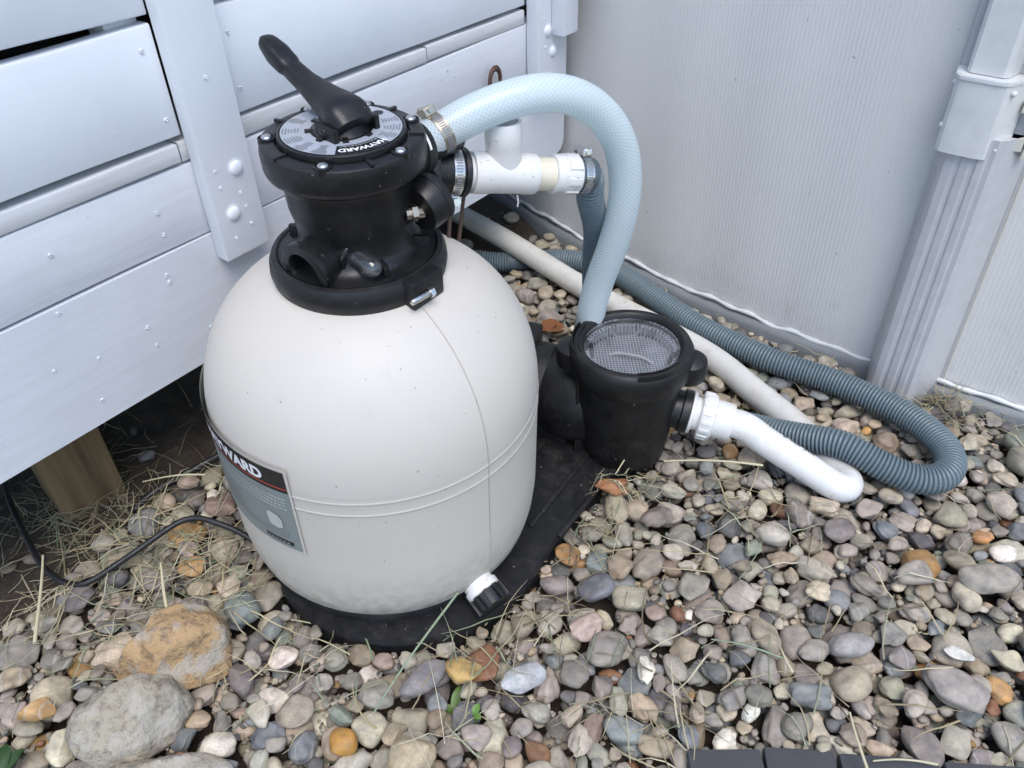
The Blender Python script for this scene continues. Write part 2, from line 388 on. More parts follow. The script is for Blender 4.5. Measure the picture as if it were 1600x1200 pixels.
MAT = dict(
    paint=m_paint('white_paint'), paint_low=m_paint('white_paint_weathered', (.68, .70, .74), None, .14), paint_dirty=m_paint('white_paint_dirty', (.64, .65, .66), None, .30),
    paint_post=m_paint('white_paint_post', (.765, .785, .82), (30, 30, 3)),
    timber=m_timber(), dark_timber=m_plain('shade_dark_timber', (.035, .028, .022), .8), soil=m_soil(),  # dark_timber: shade put into the colour, keeps the deck hollows dark
    stone_o=m_stone('object'), stone_a=m_stone('attribute'),
    black=m_black('black_valve_plastic', .006, .36, .22), black_pump=m_black('black_pump_plastic', .005, .45, .30), black_base=m_black('black_base_plastic', .007, .5, .45),
    rubber=m_black('black_rubber', .006, .42, .2), tank=m_tank(), pvc=m_pvc(), pvc_aged=m_pvc_aged(), cream=m_cream(),
    clear_hose=m_clear_hose(), grey_hose=m_grey_hose(), hose_cuff=m_plain('dark_grey_cuff', (.075, .10, .12), .5),
    pool=m_pool(), upright=m_plain('upright_resin', (.51, .51, .515), .38), sleeve=m_plain('upright_cover', (.66, .66, .64), .38), bracket=m_plain('bracket_cream', (.60, .57, .49), .5),
    track=m_plain('bottom_track_grey', (.20, .215, .22), .6), edge_white=m_plain('liner_edge', (.66, .67, .66), .5),
    steel=m_metal('stainless_steel', (.62, .61, .58), .28), brass=m_metal('worn_clamp_steel', (.48, .42, .33), .38), label_silver=m_plain('silver_label', (.36, .385, .43), .35),
    print_black=m_plain('print_black', (.014, .014, .016), .4), print_white=m_plain('print_white', (.80, .80, .80), .45), print_grey=m_plain('print_grey', (.20, .21, .23), .5),
    print_red=m_plain('print_red', (.62, .08, .05), .45), label_grey=m_plain('label_grey', (.215, .245, .24), .45), print_pale=m_plain('print_pale', (.46, .49, .47), .45),
    basket=m_basket(), lid=m_lidglass(), glass=m_glass(), cord=m_plain('black_cable', (.012, .012, .014), .5), brown=m_plain('brown_cord', (.085, .045, .032), .6),
    paver=m_plain('charcoal_paver', (.062, .062, .065), .9), straw=m_attr('dry_grass', 'blade_colour', .7), stalk=m_plain('straw_stalk', (.52, .46, .30), .6), stalk_green=m_plain('green_stalk', (.24, .29, .19), .6),
    leaf=m_plain('fresh_leaf', (.10, .19, .03), .5), leaf_dark=m_plain('dark_leaf', (.03, .07, .022), .5), leaf_dead=m_plain('dead_leaf', (.22, .085, .03), .8),
    rock_ochre=m_rock('ochre_rock', (.26, .145, .06), (.42, .275, .14), (.48, .40, .29)), rock_grey=m_rock('buff_rock', (.23, .21, .175), (.36, .32, .245), (.44, .36, .23)),
    water=m_plain('pool_water', (.03, .16, .20), .08))

# ================================================================== ground
DA = np.array([-.6245, .6992]); DD = np.array([.6181, .7861]); DN = np.array([.7861, -.6181])   # deck face: origin, along, outward
def deck_off(x, y): return (x - DA[0]) * DN[0] + (y - DA[1]) * DN[1]
def soil_z(x, y):
    o = deck_off(x, y); t = np.clip((-.02 - o) / .12, 0, 1); t = t * t * (3 - 2 * t)
    w = .006 * np.sin(x * 23 + 1.3 * np.sin(y * 17)) * np.cos(y * 19 + x * 7) + .003 * np.sin(x * 71 + y * 53)
    return -.032 + .034 * t + w * (.35 + .9 * t)
gx = np.r_[-120, -40, -12, -4, -2, np.linspace(-1.3, 1.5, 141), 2.5, 5, 14, 40, 120]
gy = np.r_[-120, -40, -12, -4, -1, np.linspace(.1, 2.3, 111), 3, 5, 14, 40, 120]
GX, GY = np.meshgrid(gx, gy); GZ = soil_z(GX, GY)
nx, ny = len(gx), len(gy)
ground = obj('ground', ([tuple(v) for v in np.stack([GX.ravel(), GY.ravel(), GZ.ravel()], 1)],
    [(j * nx + i, j * nx + i + 1, (j + 1) * nx + i + 1, (j + 1) * nx + i) for j in range(ny - 1) for i in range(nx - 1)]), MAT['soil'], None, 180, 'structure')

# ================================================================== timber deck with guard wall
ex, ey, ez = (DD[0], DD[1], 0), (DN[0], DN[1], 0), (0, 0, 1)
DO = (DA[0], DA[1], 0)
def dbox(s, off, z, bev=.0025): return box(DO, ex, ey, ez, s, off, z, bev)
deck = thing('timber_deck', (DA[0], DA[1], 0), 'white painted timber deck with board guard wall behind the sand filter', 'deck')
S0, S1 = -.75, 1.21
# lower rim board has its far bottom corner rounded off
pts = [(S0, .22), (1.185, .22), (1.20, .226), (1.208, .238), (S1, .25), (S1, .3985), (S0, .3985)]
def dprism(poly, off0, off1):
    V = []; n = len(poly)
    for off in (off0, off1):
        for s, z in poly: V.append(tuple(Vector(DO) + Vector(ex) * s + Vector(ey) * off + Vector((0, 0, z))))
    F = [tuple(range(n)), tuple(range(n, 2 * n))[::-1]] + [(i, (i + 1) % n, n + (i + 1) % n, n + i) for i in range(n)]
    return V, F
def wavy_board(s, off, z, seed, bev=.003, amp=.0012):
    """board with slightly uneven edges and face"""
    r = random.Random(seed); n = 26; V = []; F = []
    ph = [r.uniform(0, 6.28) for _ in range(6)]
    def sect(si):
        a = amp * (sin(si * 7 + ph[0]) + .5 * sin(si * 19 + ph[1])); b = amp * (sin(si * 6 + ph[2]) + .5 * sin(si * 23 + ph[3])); c = .7 * amp * sin(si * 5 + ph[4])
        z0, z1, o0, o1 = z[0] + a, z[1] + b, off[0], off[1] + c
        return [(o0, z0), (o1 - bev, z0), (o1 - .3 * bev, z0 + .3 * bev), (o1, z0 + bev), (o1, z1 - bev), (o1 - .3 * bev, z1 - .3 * bev), (o1 - bev, z1), (o0, z1)]
    for i in range(n + 1):
        si = s[0] + (s[1] - s[0]) * i / n
        for o_, z_ in sect(si): V.append(tuple(Vector(DO) + Vector(ex) * si + Vector(ey) * o_ + Vector((0, 0, z_))))
    for i in range(n):
        for k in range(8): F.append((i * 8 + k, i * 8 + (k + 1) % 8, (i + 1) * 8 + (k + 1) % 8, (i + 1) * 8 + k))
    F += [tuple(range(8)), tuple(n * 8 + k for k in range(8))[::-1]]
    return V, F
obj('rim_board', dprism(pts, -.038, 0), MAT['paint_low'], deck, 30)
obj('rim_board', wavy_board((S0, S1), (-.038, -.0015), (.4015, .5005), 3), MAT['paint_low'], deck, 30)
for i, (a, b) in enumerate(((S0, .3515), (.3545, .8135), (.8175, 1.0785))):      # edge of the decking, bullnosed
    obj('decking_board', wavy_board((a, b), (-.14, -.001), (.5035, .5275), 10 + i, .0025), MAT['paint_dirty'], deck, 30)
for k in range(14):
    obj('decking_board', dbox((S0, S1), (-.29 - .145 * k, -.15 - .145 * k), (.5025, .5275)), MAT['dark_timber'], deck, 30)
# guard boards, left and right of the post
gz = [(.5345, .6655), (.677, .812), (.823, .958), (.969, 1.10)]
for i, z in enumerate(gz):
    obj('guard_board', wavy_board((S0, .3620), (-.022, -.002 + .001 * i), z, 20 + i), MAT['paint'], deck, 30)
    obj('guard_board', wavy_board((.4375, 1.079), (-.022, -.002 + .001 * i), z, 30 + i), MAT['paint'], deck, 30)
for a, b in ((.318, .3605), (.4385, .476), (1.02, 1.06)):
    obj('batten', dbox((a, b), (-.058, -.0225), (.529, 1.12)), MAT['paint'], deck, 30)
for i, z in enumerate([(.53, .67), (.672, .81), (.812, .95), (.952, 1.12)]):      # boards added behind the guard boards so their gaps look black
    obj('dark_backing', dbox((S0, S1), (-.16, -.14), z), MAT['dark_timber'], deck, 30)
obj('shade_cap', dbox((S0, S1), (-.18, .05), (1.121, 1.155), .004), MAT['paint'], deck, 30)  # unseen cover added to keep daylight out of the guard wall
# posts
p1 = obj('guard_post', dbox((.3625, .436), (.001, .024), (.362, 1.12), .003), MAT['paint_post'], deck, 30)
p2 = obj('guard_post', dbox((1.081, 1.176), (.001, .027), (.372, 1.12), .003), MAT['paint_post'], deck, 30)
obj('corner_block', dbox((1.122, 1.168), (.0275, .056), (.478, 1.12), .003), MAT['paint_post'], deck, 30)
def dpt(s, off, z): return Vector(DO) + Vector(ex) * s + Vector(ey) * off + Vector((0, 0, z))
def dome(p, r, h, axis):
    return lathe([(r, 0), (r * .97, h * .25), (r * .80, h * .62), (r * .5, h * .88), (r * .18, h), (.0005, h)], p, axis, 20)
for par, L in ((p1, ((.410, .0235, .481), (.390, .0235, .424))), (p2, ((1.112, .0265, .487), (1.129, .0265, .447)))):
    for q in L: obj('carriage_bolt', merge(lathe([(.0125, 0), (.0125, .0012)], dpt(*q), ey, 20), dome(dpt(*q), .0108, .006, ey)), MAT['paint_post'], par, 50)
# painted-over screw heads and filled nail holes: small raised rings
def screw(p, r=.0042):
    V, F = [], []; k = 8; p = Vector(p); ns = Vector(ey); ph = random.uniform(0, 6)
    for q, h in ((1.15, -.0004), (1, .0009), (.62, .0013), (.42, .0004)):
        for j in range(k):
            t = 2 * pi * j / k; rr = r * q * random.uniform(.6, 1.15)
            V.append(tuple(p + Vector(ex) * (rr * cos(t)) + Vector((0, 0, rr * sin(t))) + ns * (h * random.uniform(.6, 1.5))))
    for i in range(3):
        for j in range(k): F.append((i * k + j, i * k + (j + 1) % k, (i + 1) * k + (j + 1) % k, (i + 1) * k + j))
    F.append(tuple(3 * k + j for j in range(k))); return V, F
for s, z in ((.343, .641), (.349, .559), (.462, .634), (.461, .565), (.862, .479), (.877, .465), (.845, .468), (.161, .46), (.142, .391), (.023, .273), (.111, .324), (.165, .31), (.237, .316), (.148, .252), (.285, .372), (.286, .362), (.241, .285), (.324, .269), (.05, .35), (.30, .455), (.30, .425), (1.05, .62), (.70, .45), (.98, .45)):
    o = -.0014 if z > .402 and z < .501 else (-.0018 if z > .53 else 0)
    obj('screw_head', screw(dpt(s, o, z), .0030), MAT['paint_low'], deck, 40)
for s, z in ((.379, .487), (.381, .464), (.408, .447), (.412, .426), (.413, .40), (.385, .39), (.40, .60), (1.10, .51), (1.105, .46), (1.12, .41)):
    obj('screw_head', screw(dpt(s, .0238 if s < 1 else .0268, z), .0028), MAT['paint_post'], p1 if s < 1 else p2, 40)
# timber footing posts and joists under the deck
def footing(s, off, rot):
    c = dpt(s, off, 0); a = atan2(DD[1], DD[0]) + rot; e1 = (cos(a), sin(a), 0); e2 = (-sin(a), cos(a), 0)
    obj('footing_post', box(c, e1, e2, Z3, (-.047, .047), (-.047, .047), (-.1, .31), .003), MAT['timber'], deck, 30)
footing(.125, -.165, radians(-8)); footing(1.02, -.6, 0)
for s in (-.45, .15, .75, 1.15):
    obj('joist', dbox((s, s + .038), (-2.2, -.04), (.37, .502)), MAT['dark_timber'], deck, 30)
obj('rim_board', dbox((S0, S1), (-2.25, -2.21), (.05, .502)), MAT['dark_timber'], deck, 30)  # unseen back board added to stop light entering under the deck

# ================================================================== above-ground pool
PC = np.array([2.291, 3.277]); PR = 2.70
pool = thing('above_ground_pool', (PC[0], PC[1], 0), 'pale grey above ground pool with finely ribbed steel wall and broad uprights', 'pool')
th_up = atan2(1.118 - PC[1], .70 - PC[0])
def ppt(th, r, z): return (PC[0] + r * cos(th), PC[1] + r * sin(th), z)
a_near = np.arange(th_up - .62, th_up + .36, .0068 / PR / 4)
a_far = np.linspace(th_up + .36, th_up - .62 + 2 * pi, 120)
def wall_geo(angles, ribs):
    V, F = [], []
    for i, a in enumerate(angles):
        r = PR + (  .00026 * (1 if i % 4 in (0, 1) else -.2) if ribs else 0)
        r += .0025 * sin(a * 41) + .0015 * sin(a * 97 + 1)
        for z in (.004, 1.30): V.append(ppt(a, r, z))
    for i in range(len(angles) - 1): F.append((2 * i, 2 * i + 2, 2 * i + 3, 2 * i + 1))
    return V, F
obj('wall_panel', wall_geo(a_near, True), MAT['pool'], pool, 60)
obj('wall_panel', wall_geo(a_far, False), MAT['pool'], pool, 60)
# bottom track and the wavy white edge above it
def band(fr, fz, angs, sect=8):
    P = np.array([ppt(a, fr(a), fz(a)) for a in angs]); return P
ang = np.linspace(th_up - .62, th_up + .36, 420)
nz = np.cumsum(rng.normal(0, .0006, 420)); nz -= np.linspace(nz[0], nz[-1], 420); nz = np.convolve(nz, np.ones(5) / 5, 'same')
V, F = [], []
prof = [(.004, -.03), (.017, -.03), (.019, .018), (.012, .027), (.004, .029)]
for i, a in enumerate(ang):
    for dr, z in prof: V.append(ppt(a, PR + dr + .002 * sin(a * 60), z + .002 * sin(a * 33)))
for i in range(419):
    for k in range(4): F.append((i * 5 + k, i * 5 + k + 1, (i + 1) * 5 + k + 1, (i + 1) * 5 + k))
obj('bottom_track', (V, F), MAT['track'], pool, 60)
P = np.array([ppt(a, PR + .0045 + .0012 * sin(a * 210), .0375 + nz[i] * 1.3 + .0022 * sin(a * 77) + .0016 * sin(a * 190 + 2)) for i, a in enumerate(ang)])
obj('liner_edge', tube(P, .0042 + .0008 * np.sin(np.arange(420) * .9), 8), MAT['edge_white'], pool, 60)
obj('top_rail', (lambda V, F: (V, F))(*(lambda: ([ppt(a, r, z) for a in np.linspace(0, 2 * pi, 97)[:-1] for r, z in ((PR - .07, 1.30), (PR + .09, 1.30), (PR + .09, 1.335), (PR - .07, 1.335))],
    [(i * 4 + k, i * 4 + (k + 1) % 4, ((i + 1) % 96) * 4 + (k + 1) % 4, ((i + 1) % 96) * 4 + k) for i in range(96) for k in range(4)]))()), MAT['sleeve'], pool, 40)
obj('water', prism([(PC[0] + (PR - .01) * cos(t), PC[1] + (PR - .01) * sin(t)) for t in np.linspace(0, 2 * pi, 97)[:-1]], 1.10, 1.12), MAT['water'], pool, 40)
# upright: an extruded cover of grooved section
un = Vector((cos(th_up), sin(th_up), 0)); ut = Vector((-sin(th_up), cos(th_up), 0))      # un outward from pool centre, ut towards the right of the picture
UB = Vector(ppt(th_up, PR, 0))
def extr(sec, z0, z1, lean0=0, top_sec=None):
    n = len(sec); V = []
    for z, sc in ((z0, sec), (z1, top_sec or sec)):
        for t, q in sc: V.append(tuple(UB + ut * t + un * q + Vector((0, 0, z))))
    return V, [tuple(range(n))[::-1], tuple(range(n, 2 * n))] + [(i, (i + 1) % n, n + (i + 1) % n, n + i) for i in range(n)]
sec = [(-.062, .001), (-.060, .006), (-.047, .048), (-.041, .054), (-.030, .056), (-.027, .0548), (-.023, .0548), (-.020, .057), (-.010, .058), (-.007, .0565), (-.003, .0565), (0, .0585), (.008, .0585), (.011, .0570), (.015, .0570), (.018, .0575), (.027, .051), (.048, .012), (.053, .001)]
up = obj('upright', extr(sec, -.03, .47), MAT['upright'], pool, 25)
def sc_(sec, kt, kn, dt=0): return [(t * kt + dt, q * kn) for t, q in sec]
slv = [(-.064, .020), (-.060, .052), (-.054, .060), (-.046, .063), (-.006, .064), (.004, .062), (.011, .055), (.027, .026), (.027, .020)]
obj('sleeve', extr(slv, .442, .548), MAT['sleeve'], up, 25)
lip = [(t * 1.03, q * 1.03) for t, q in slv]
obj('sleeve_lip', extr(lip, .5425, .5470), MAT['edge_white'], up, 25)
chan = [(-.054, .02), (-.051, .046), (-.046, .051), (-.006, .054), (.001, .050), (.009, .02)]
obj('upper_channel', extr(chan, .549, 1.30), MAT['sleeve'], up, 25)
obj('upright_back', extr([(-.066, .002), (-.064, .018), (.050, .018), (.053, .002)], .47, 1.30), MAT['upright'], up, 25)
# cream bracket beside the sleeve, with slots
for z0, z1 in ((.452, .470), (.504, .520), (.557, .607)):
    obj('bracket', extr([(.0275, .019), (.028, .036), (.044, .033), (.046, .019)], z0, z1), MAT['bracket'], up, 25)
obj('bracket', extr([(.046, .0185), (.047, .031), (.053, .030), (.054, .0185)], .442, .612), MAT['bracket'], up, 25)
for z, t in ((.532, .0135), (.456, .016), (.475, -.0595), (.535, -.0595)):
    obj('rivet', dome(tuple(UB + ut * t + un * (.054 if t > 0 else .050) + Vector((0, 0, z))), .0042, .004, un + ut * (.6 if t > 0 else -.8)), MAT['edge_white'], up, 50)
# rust spots by the seam right of the upright are in the wall enamel; vertical seam strip
th2 = th_up + .0262
obj('seam_strip', (lambda sv: sv)(extr([(.0575, .002), (.0582, .0042), (.0600, .0042), (.0607, .002)], .03, 1.30)), MAT['bracket'], up, 25)

# ================================================================== sand filter (built in its own upright frame, leaning a little)
sf = thing('sand_filter', (-.178, .8135, 0), 'beige dome topped sand filter tank with black multiport valve on top', 'sand filter', None, (radians(1.8), radians(1.4), 0))
TR = .2045
prof = [(.150, .034), (.172, .036), (.186, .044), (.196, .060), (.2015, .085), (TR, .12), (TR, .16), (TR, .20), (TR, .24), (TR, .2565), (TR + .0001, .2578), (TR + .0007, .2588), (TR + .0007, .2602), (TR + .0001, .2612), (TR, .2622), (TR, .2690), (TR, .2758), (TR + .0001, .2768), (TR + .0007, .2778), (TR + .0007, .2792), (TR + .0001, .2802), (TR, .2812), (TR, .288)]
z0, h, p = .277, .190, 2.32
for i in range(1, 27):
    u = (i / 26) ** .8 * .985
    if TR * (1 - u ** p) ** (1 / p) < .086: break
    prof.append((TR * (1 - u ** p) ** (1 / p), z0 + h * u - .004 * (1 - u)))
tank = obj('tank', lathe(prof, seg=128), MAT['tank'], sf, 40)
# mould line running down the shell
a = radians(-46); ml = []
for r, z in prof:
    if z > .06: ml.append(((r + .0002) * cos(a), (r + .0002) * sin(a), z))
obj('mould_line', tube(np.array(ml), .0008, 6), m_plain('mould_seam', (.43, .39, .34), .6), tank, 60)
# black skirt under the tank
obj('skirt', lathe([(.17, .006), (.183, .008), (.186, .03), (.182, .040), (.175, .046), (.17, .046)], seg=96), MAT['black_base'], sf, 40)

# printed label wrapped on the shell
RL = TR + .0021
def wrap(a0, a1, z0, z1, r, n=24):
    V, F = [], []
    for i in range(n + 1):
        a = radians(a0 + (a1 - a0) * i / n)
        V += [(r * cos(a), r * sin(a), z0), (r * cos(a), r * sin(a), z1)]
    for i in range(n): F.append((2 * i, 2 * i + 2, 2 * i + 3, 2 * i + 1))
    return V, F
def wrap_geo(g, a0, z, r):   # bend flat (x,y) geometry on the cylinder
    return ([(r * cos(radians(a0) + v[0] / r), r * sin(radians(a0) + v[0] / r), z + v[1]) for v in g[0]], g[1])
lab = obj('label', wrap(-176, -111.3, .182, .3165, RL, 40), MAT['label_grey'], tank, None)
obj('label_border', merge(wrap(-111.3, -110.3, .178, .3205, RL - .0004, 2), wrap(-177, -110.3, .1775, .1815, RL - .0004, 30), wrap(-177, -110.3, .317, .3205, RL - .0004, 30)), MAT['tank'], tank, None)
obj('label_band', wrap(-176, -111.4, .2835, .3163, RL + .0003, 40), MAT['print_black'], lab, None)
obj('label_line', wrap(-176, -111.4, .2893, .2907, RL + .0006, 40), MAT['print_red'], lab, None)
obj('lettering', wrap_geo(text_geo('HAYWARD', .0225, .0011), -135.5, .2945, RL + .0007), MAT['print_white'], lab, None)
gk = []
rg = random.Random(5)
for row in range(4):
    aa = -150.0
    while aa < -113.5:
        w = rg.uniform(.4, 1.3); gk.append(wrap(aa, aa + w, .2700 - row * .0056, .2725 - row * .0056, RL + .0005, 1)); aa += w + rg.uniform(.25, .5)
obj('small_print', merge(*gk), MAT['print_pale'], lab, None, 'stuff')
gk = []
for row in range(7):
    aa = -172.0 if row % 2 else -160
    while aa < (-136 if row < 5 else -115):
        w = rg.uniform(.5, 2.2); gk.append(wrap(aa, aa + w, .2400 - row * .0062, .2412 - row * .0062, RL + .0005, 1)); aa += w + rg.uniform(.3, .7)
obj('small_print', merge(*gk), MAT['print_grey'], lab, None, 'stuff')
obj('diagram', wrap_geo(([(-.010, -.012, 0), (.002, -.014, 0), (.010, -.010, 0), (.0105, .004, 0), (.006, .010, 0), (-.006, .013, 0), (-.0115, .008, 0)], [(0, 1, 2, 3, 4, 5, 6)]), -119.5, .228, RL + .0006), MAT['print_pale'], lab, None)
obj('diagram_outline', merge(*[wrap_geo(([(x0, y0, 0), (x1, y1, 0), (x1 + .0006, y1 + .0006, 0), (x0 + .0006, y0 + .0006, 0)], [(0, 1, 2, 3)]), -119.5, .228, RL + .0008) for (x0, y0), (x1, y1) in zip([(-.0115, .008), (-.010, -.012), (.002, -.014), (.010, -.010), (.0105, .004), (.006, .010), (-.006, .013)], [(-.010, -.012), (.002, -.014), (.010, -.010), (.0105, .004), (.006, .010), (-.006, .013), (-.0115, .008)])]), MAT['print_grey'], lab, None)
obj('label_box', wrap(-125.5, -114.2, .1885, .1955, RL + .0005, 6), MAT['print_black'], lab, None)
obj('small_print', merge(*[wrap(-124.8 + k * 1.6, -123.7 + k * 1.6, .1912, .1924, RL + .0008, 1) for k in range(6)]), MAT['print_pale'], lab, None, 'stuff')

# flange clamp round the neck
fz = .4575
obj('flange_clamp', merge(lathe([(.080, fz - .012), (.0925, fz - .012), (.0965, fz - .006), (.0985, fz + .004), (.0975, fz + .014), (.094, fz + .021), (.089, fz + .0225), (.084, fz + .018), (.070, fz + .014)], seg=80),
    box(((.088) * cos(radians(-38)), .088 * sin(radians(-38)), fz + .004), (cos(radians(-38)), sin(radians(-38)), 0), (sin(radians(38)), cos(radians(38)), 0), Z3, (-.01, .018), (-.026, .022), (-.014, .018), .004)), MAT['rubber'], sf, 40)
ab = radians(-44); bt = Vector((-sin(ab), cos(ab), 0)); bc = Vector((.110 * cos(ab), .110 * sin(ab), fz + .006))
obj('clamp_bolt', merge(cyl(bc - bt * .020, bc + bt * .004, .0036, None, 12, .0006), lathe([(.0062, 0), (.0062, .0055)], bc + bt * .004, bt, 6)), MAT['steel'], sf, 40)
# valve body
vb = lathe([(.087, fz + .014), (.086, fz + .0215), (.074, fz + .0235), (.067, fz + .027), (.063, fz + .034), (.061, fz + .046), (.062, .518), (.066, .535), (.0675, .555), (.068, .572), (.072, .577)], seg=80)
body = obj('valve_body', vb, MAT['black'], sf, 40)
# ribs on the body base
for t in np.radians([-60, -5, 120, 165]):
    obj('body_rib', box((0, 0, 0), (cos(t), sin(t), 0), (-sin(t), cos(t), 0), Z3, (.052, .080), (-.003, .003), (fz + .012, fz + .036), .001), MAT['black'], body, 40)
# lid: thick rim with a stepped top
LZ = .6065
lid = obj('valve_lid', lathe([(.066, .572), (.077, .573), (.0820, .577), (.0835, .582), (.0840, LZ - .008), (.0825, LZ - .002), (.0795, LZ), (.0680, LZ), (.0670, LZ - .003), (.0655, LZ - .003), (.0645, LZ + .005), (.0625, LZ + .0062), (.0605, LZ + .0055), (.030, LZ + .0055), (.026, LZ + .002), (.010, LZ + .002)], seg=96), MAT['black'], sf, 35)
for d in (-172, -96, -34, 28, 126, 78):
    t = radians(d); q = Vector((.0745 * cos(t), .0745 * sin(t), LZ))
    obj('lid_boss', lathe([(.0095, -.01), (.009, .0015), (.0075, .0022), (.0075, .0008), (.002, .0008)], q, Z3, 20), MAT['black'], lid, 40)
    obj('lid_screw', lathe([(.0058, .0005), (.0056, .0022), (.0042, .0036), (.002, .0041), (.0005, .0041)], q, Z3, 16), MAT['steel'], lid, 50)
for d in (-135, -62, 0, 55, 100, 155):       # notches between bosses
    t = radians(d); obj('lid_rib', box((0, 0, LZ), (cos(t), sin(t), 0), (-sin(t), cos(t), 0), Z3, (.067, .0825), (-.0022, .0022), (-.001, .0020), .0008), MAT['black'], lid, 40)
# ring label
def ring(r0, r1, a0, a1, z, n=64):
    V, F = [], []
    for i in range(n + 1):
        t = radians(a0 + (a1 - a0) * i / n); V += [(r0 * cos(t), r0 * sin(t), z), (r1 * cos(t), r1 * sin(t), z)]
    for i in range(n): F.append((2 * i, 2 * i + 1, 2 * i + 3, 2 * i + 2))
    return V, F
rl = obj('ring_label', ring(.0315, .0605, 0, 360, LZ + .0062), MAT['label_silver'], lid, None)
obj('label_band', ring(.0425, .0605, -88, -32, LZ + .0066, 20), MAT['print_black'], rl, None)
tx = text_geo('HAYWARD', .0096, .0004); r0 = .0505
obj('lettering', ([((r0 + v[1]) * cos(radians(-58) - v[0] / r0), (r0 + v[1]) * sin(radians(-58) - v[0] / r0), LZ + .0070) for v in tx[0]], tx[1]), MAT['print_white'], rl, None)
gk = []
for r_ in (.0455, ):
    a_ = -84.0
    while a_ < -36: w = rg.uniform(2, 5); gk.append(ring(r_ - .0005, r_ + .0007, a_, a_ + w, LZ + .0069, 3)); a_ += w + 1.4
obj('small_print', merge(*gk), MAT['print_pale'], rl, None, 'stuff')
gk = []
for ac in (-172, -148, -126, -104, 160, 130, 104, 78, 2, -18, 24):
    for k in range(6):
        r_ = .0580 - k * .0030; w = rg.uniform(8, 17); gk.append(ring(r_ - .0008, r_ + .0008, ac - w / 2, ac + w / 2, LZ + .0066, 4))
obj('small_print', merge(*gk), MAT['print_grey'], rl, None, 'stuff')
obj('seal_mark', ring(.0, .0052, 0, 360, 0, 20) if False else ([(.050 * cos(radians(50)) + .0058 * cos(t), .050 * sin(radians(50)) + .0058 * sin(t), LZ + .0066) for t in np.linspace(0, 2 * pi, 21)[:-1]], [tuple(range(20))]), MAT['print_black'], rl, None)
# hub and lever handle
hub = obj('hub', merge(lathe([(.030, LZ - .001), (.030, LZ + .007), (.025, LZ + .011), (.021, LZ + .019), (.010, LZ + .021)], seg=40),
    *[box((0, 0, LZ + .0055), (cos(t), sin(t), 0), (-sin(t), cos(t), 0), Z3, (.022, .0365), (-.003, .003), (-.003, .003), .0006) for t in np.radians(range(15, 375, 45))]), MAT['black'], sf, 40)
HT = Vector((-.0765, .0745, .6705)); h0 = Vector((.016, -.016, LZ + .013))
hp = catmull([h0, (.004, -.004, LZ + .024), (-.016, .016, LZ + .0315), (-.038, .037, LZ + .0405), (-.057, .0555, LZ + .0505), (-.068, .0665, LZ + .0575), HT], .004)
n_ = len(hp); sN = np.linspace(0, 1, n_)
wd = np.interp(sN, [0, .12, .30, .55, .74, .76, .9, 1], [.0225, .0235, .0175, .0118, .0106, .0122, .0130, .0108])
tk = np.interp(sN, [0, .12, .30, .55, .74, .76, .9, 1], [.016, .0170, .0130, .0088, .0080, .0092, .0098, .0074])
side = Vector((1, 1, 0)).normalized(); V, F = [], []; SG = 20
for i in range(n_):
    T = Vector(hp[min(i + 1, n_ - 1)] - hp[max(i - 1, 0)]).normalized(); up_ = side.cross(T).normalized()
    if up_.z < 0: up_ = -up_
    for k in range(SG):
        t = 2 * pi * k / SG; c_, s_ = cos(t), sin(t)
        q = Vector(hp[i]) + side * (wd[i] * math.copysign(abs(c_) ** .6, c_)) + up_ * (tk[i] * math.copysign(abs(s_) ** .6, s_)); V.append(tuple(q))
for i in range(n_ - 1):
    for k in range(SG): F.append((i * SG + k, i * SG + (k + 1) % SG, (i + 1) * SG + (k + 1) % SG, (i + 1) * SG + k))
F += [tuple(range(SG))[::-1], tuple((n_ - 1) * SG + k for k in range(SG))]
# rounded end of the grip
tipT = Vector(hp[-1] - hp[-2]).normalized(); b_ = len(V)
for j, (f_, e_) in enumerate(((.85, .005), (.55, .0085), (.2, .010))):
    for k in range(SG):
        t = 2 * pi * k / SG; c_, s_ = cos(t), sin(t); up_ = side.cross(tipT).normalized(); up_ = -up_ if up_.z < 0 else up_
        V.append(tuple(HT + tipT * e_ + side * (wd[-1] * f_ * math.copysign(abs(c_) ** .6, c_)) + up_ * (tk[-1] * f_ * math.copysign(abs(s_) ** .6, s_))))
F.pop()
for j in range(3):
    pb = (n_ - 1) * SG if j == 0 else b_ + (j - 1) * SG; cb = b_ + j * SG
    for k in range(SG): F.append((pb + k, pb + (k + 1) % SG, cb + (k + 1) % SG, cb + k))
F.append(tuple(b_ + 2 * SG + k for k in range(SG)))
hd = obj('handle', (V, F), MAT['black'], sf, 50)
obj('handle_pin', cyl(Vector((.006, -.006, LZ + .012)) - side * .029, Vector((.006, -.006, LZ + .012)) + side * .029, .0055, None, 16, .001), MAT['black'], hd, 40)
obj('handle_cheek', merge(*[box(Vector((.008, -.008, LZ + .008)) + side * s_, (Vector((-1, 1, 0)).normalized()), side, Z3, (-.016, .016), (-.003, .003), (-.008, .012), .002) for s_ in (-.025, .025)]), MAT['black'], hd, 40)

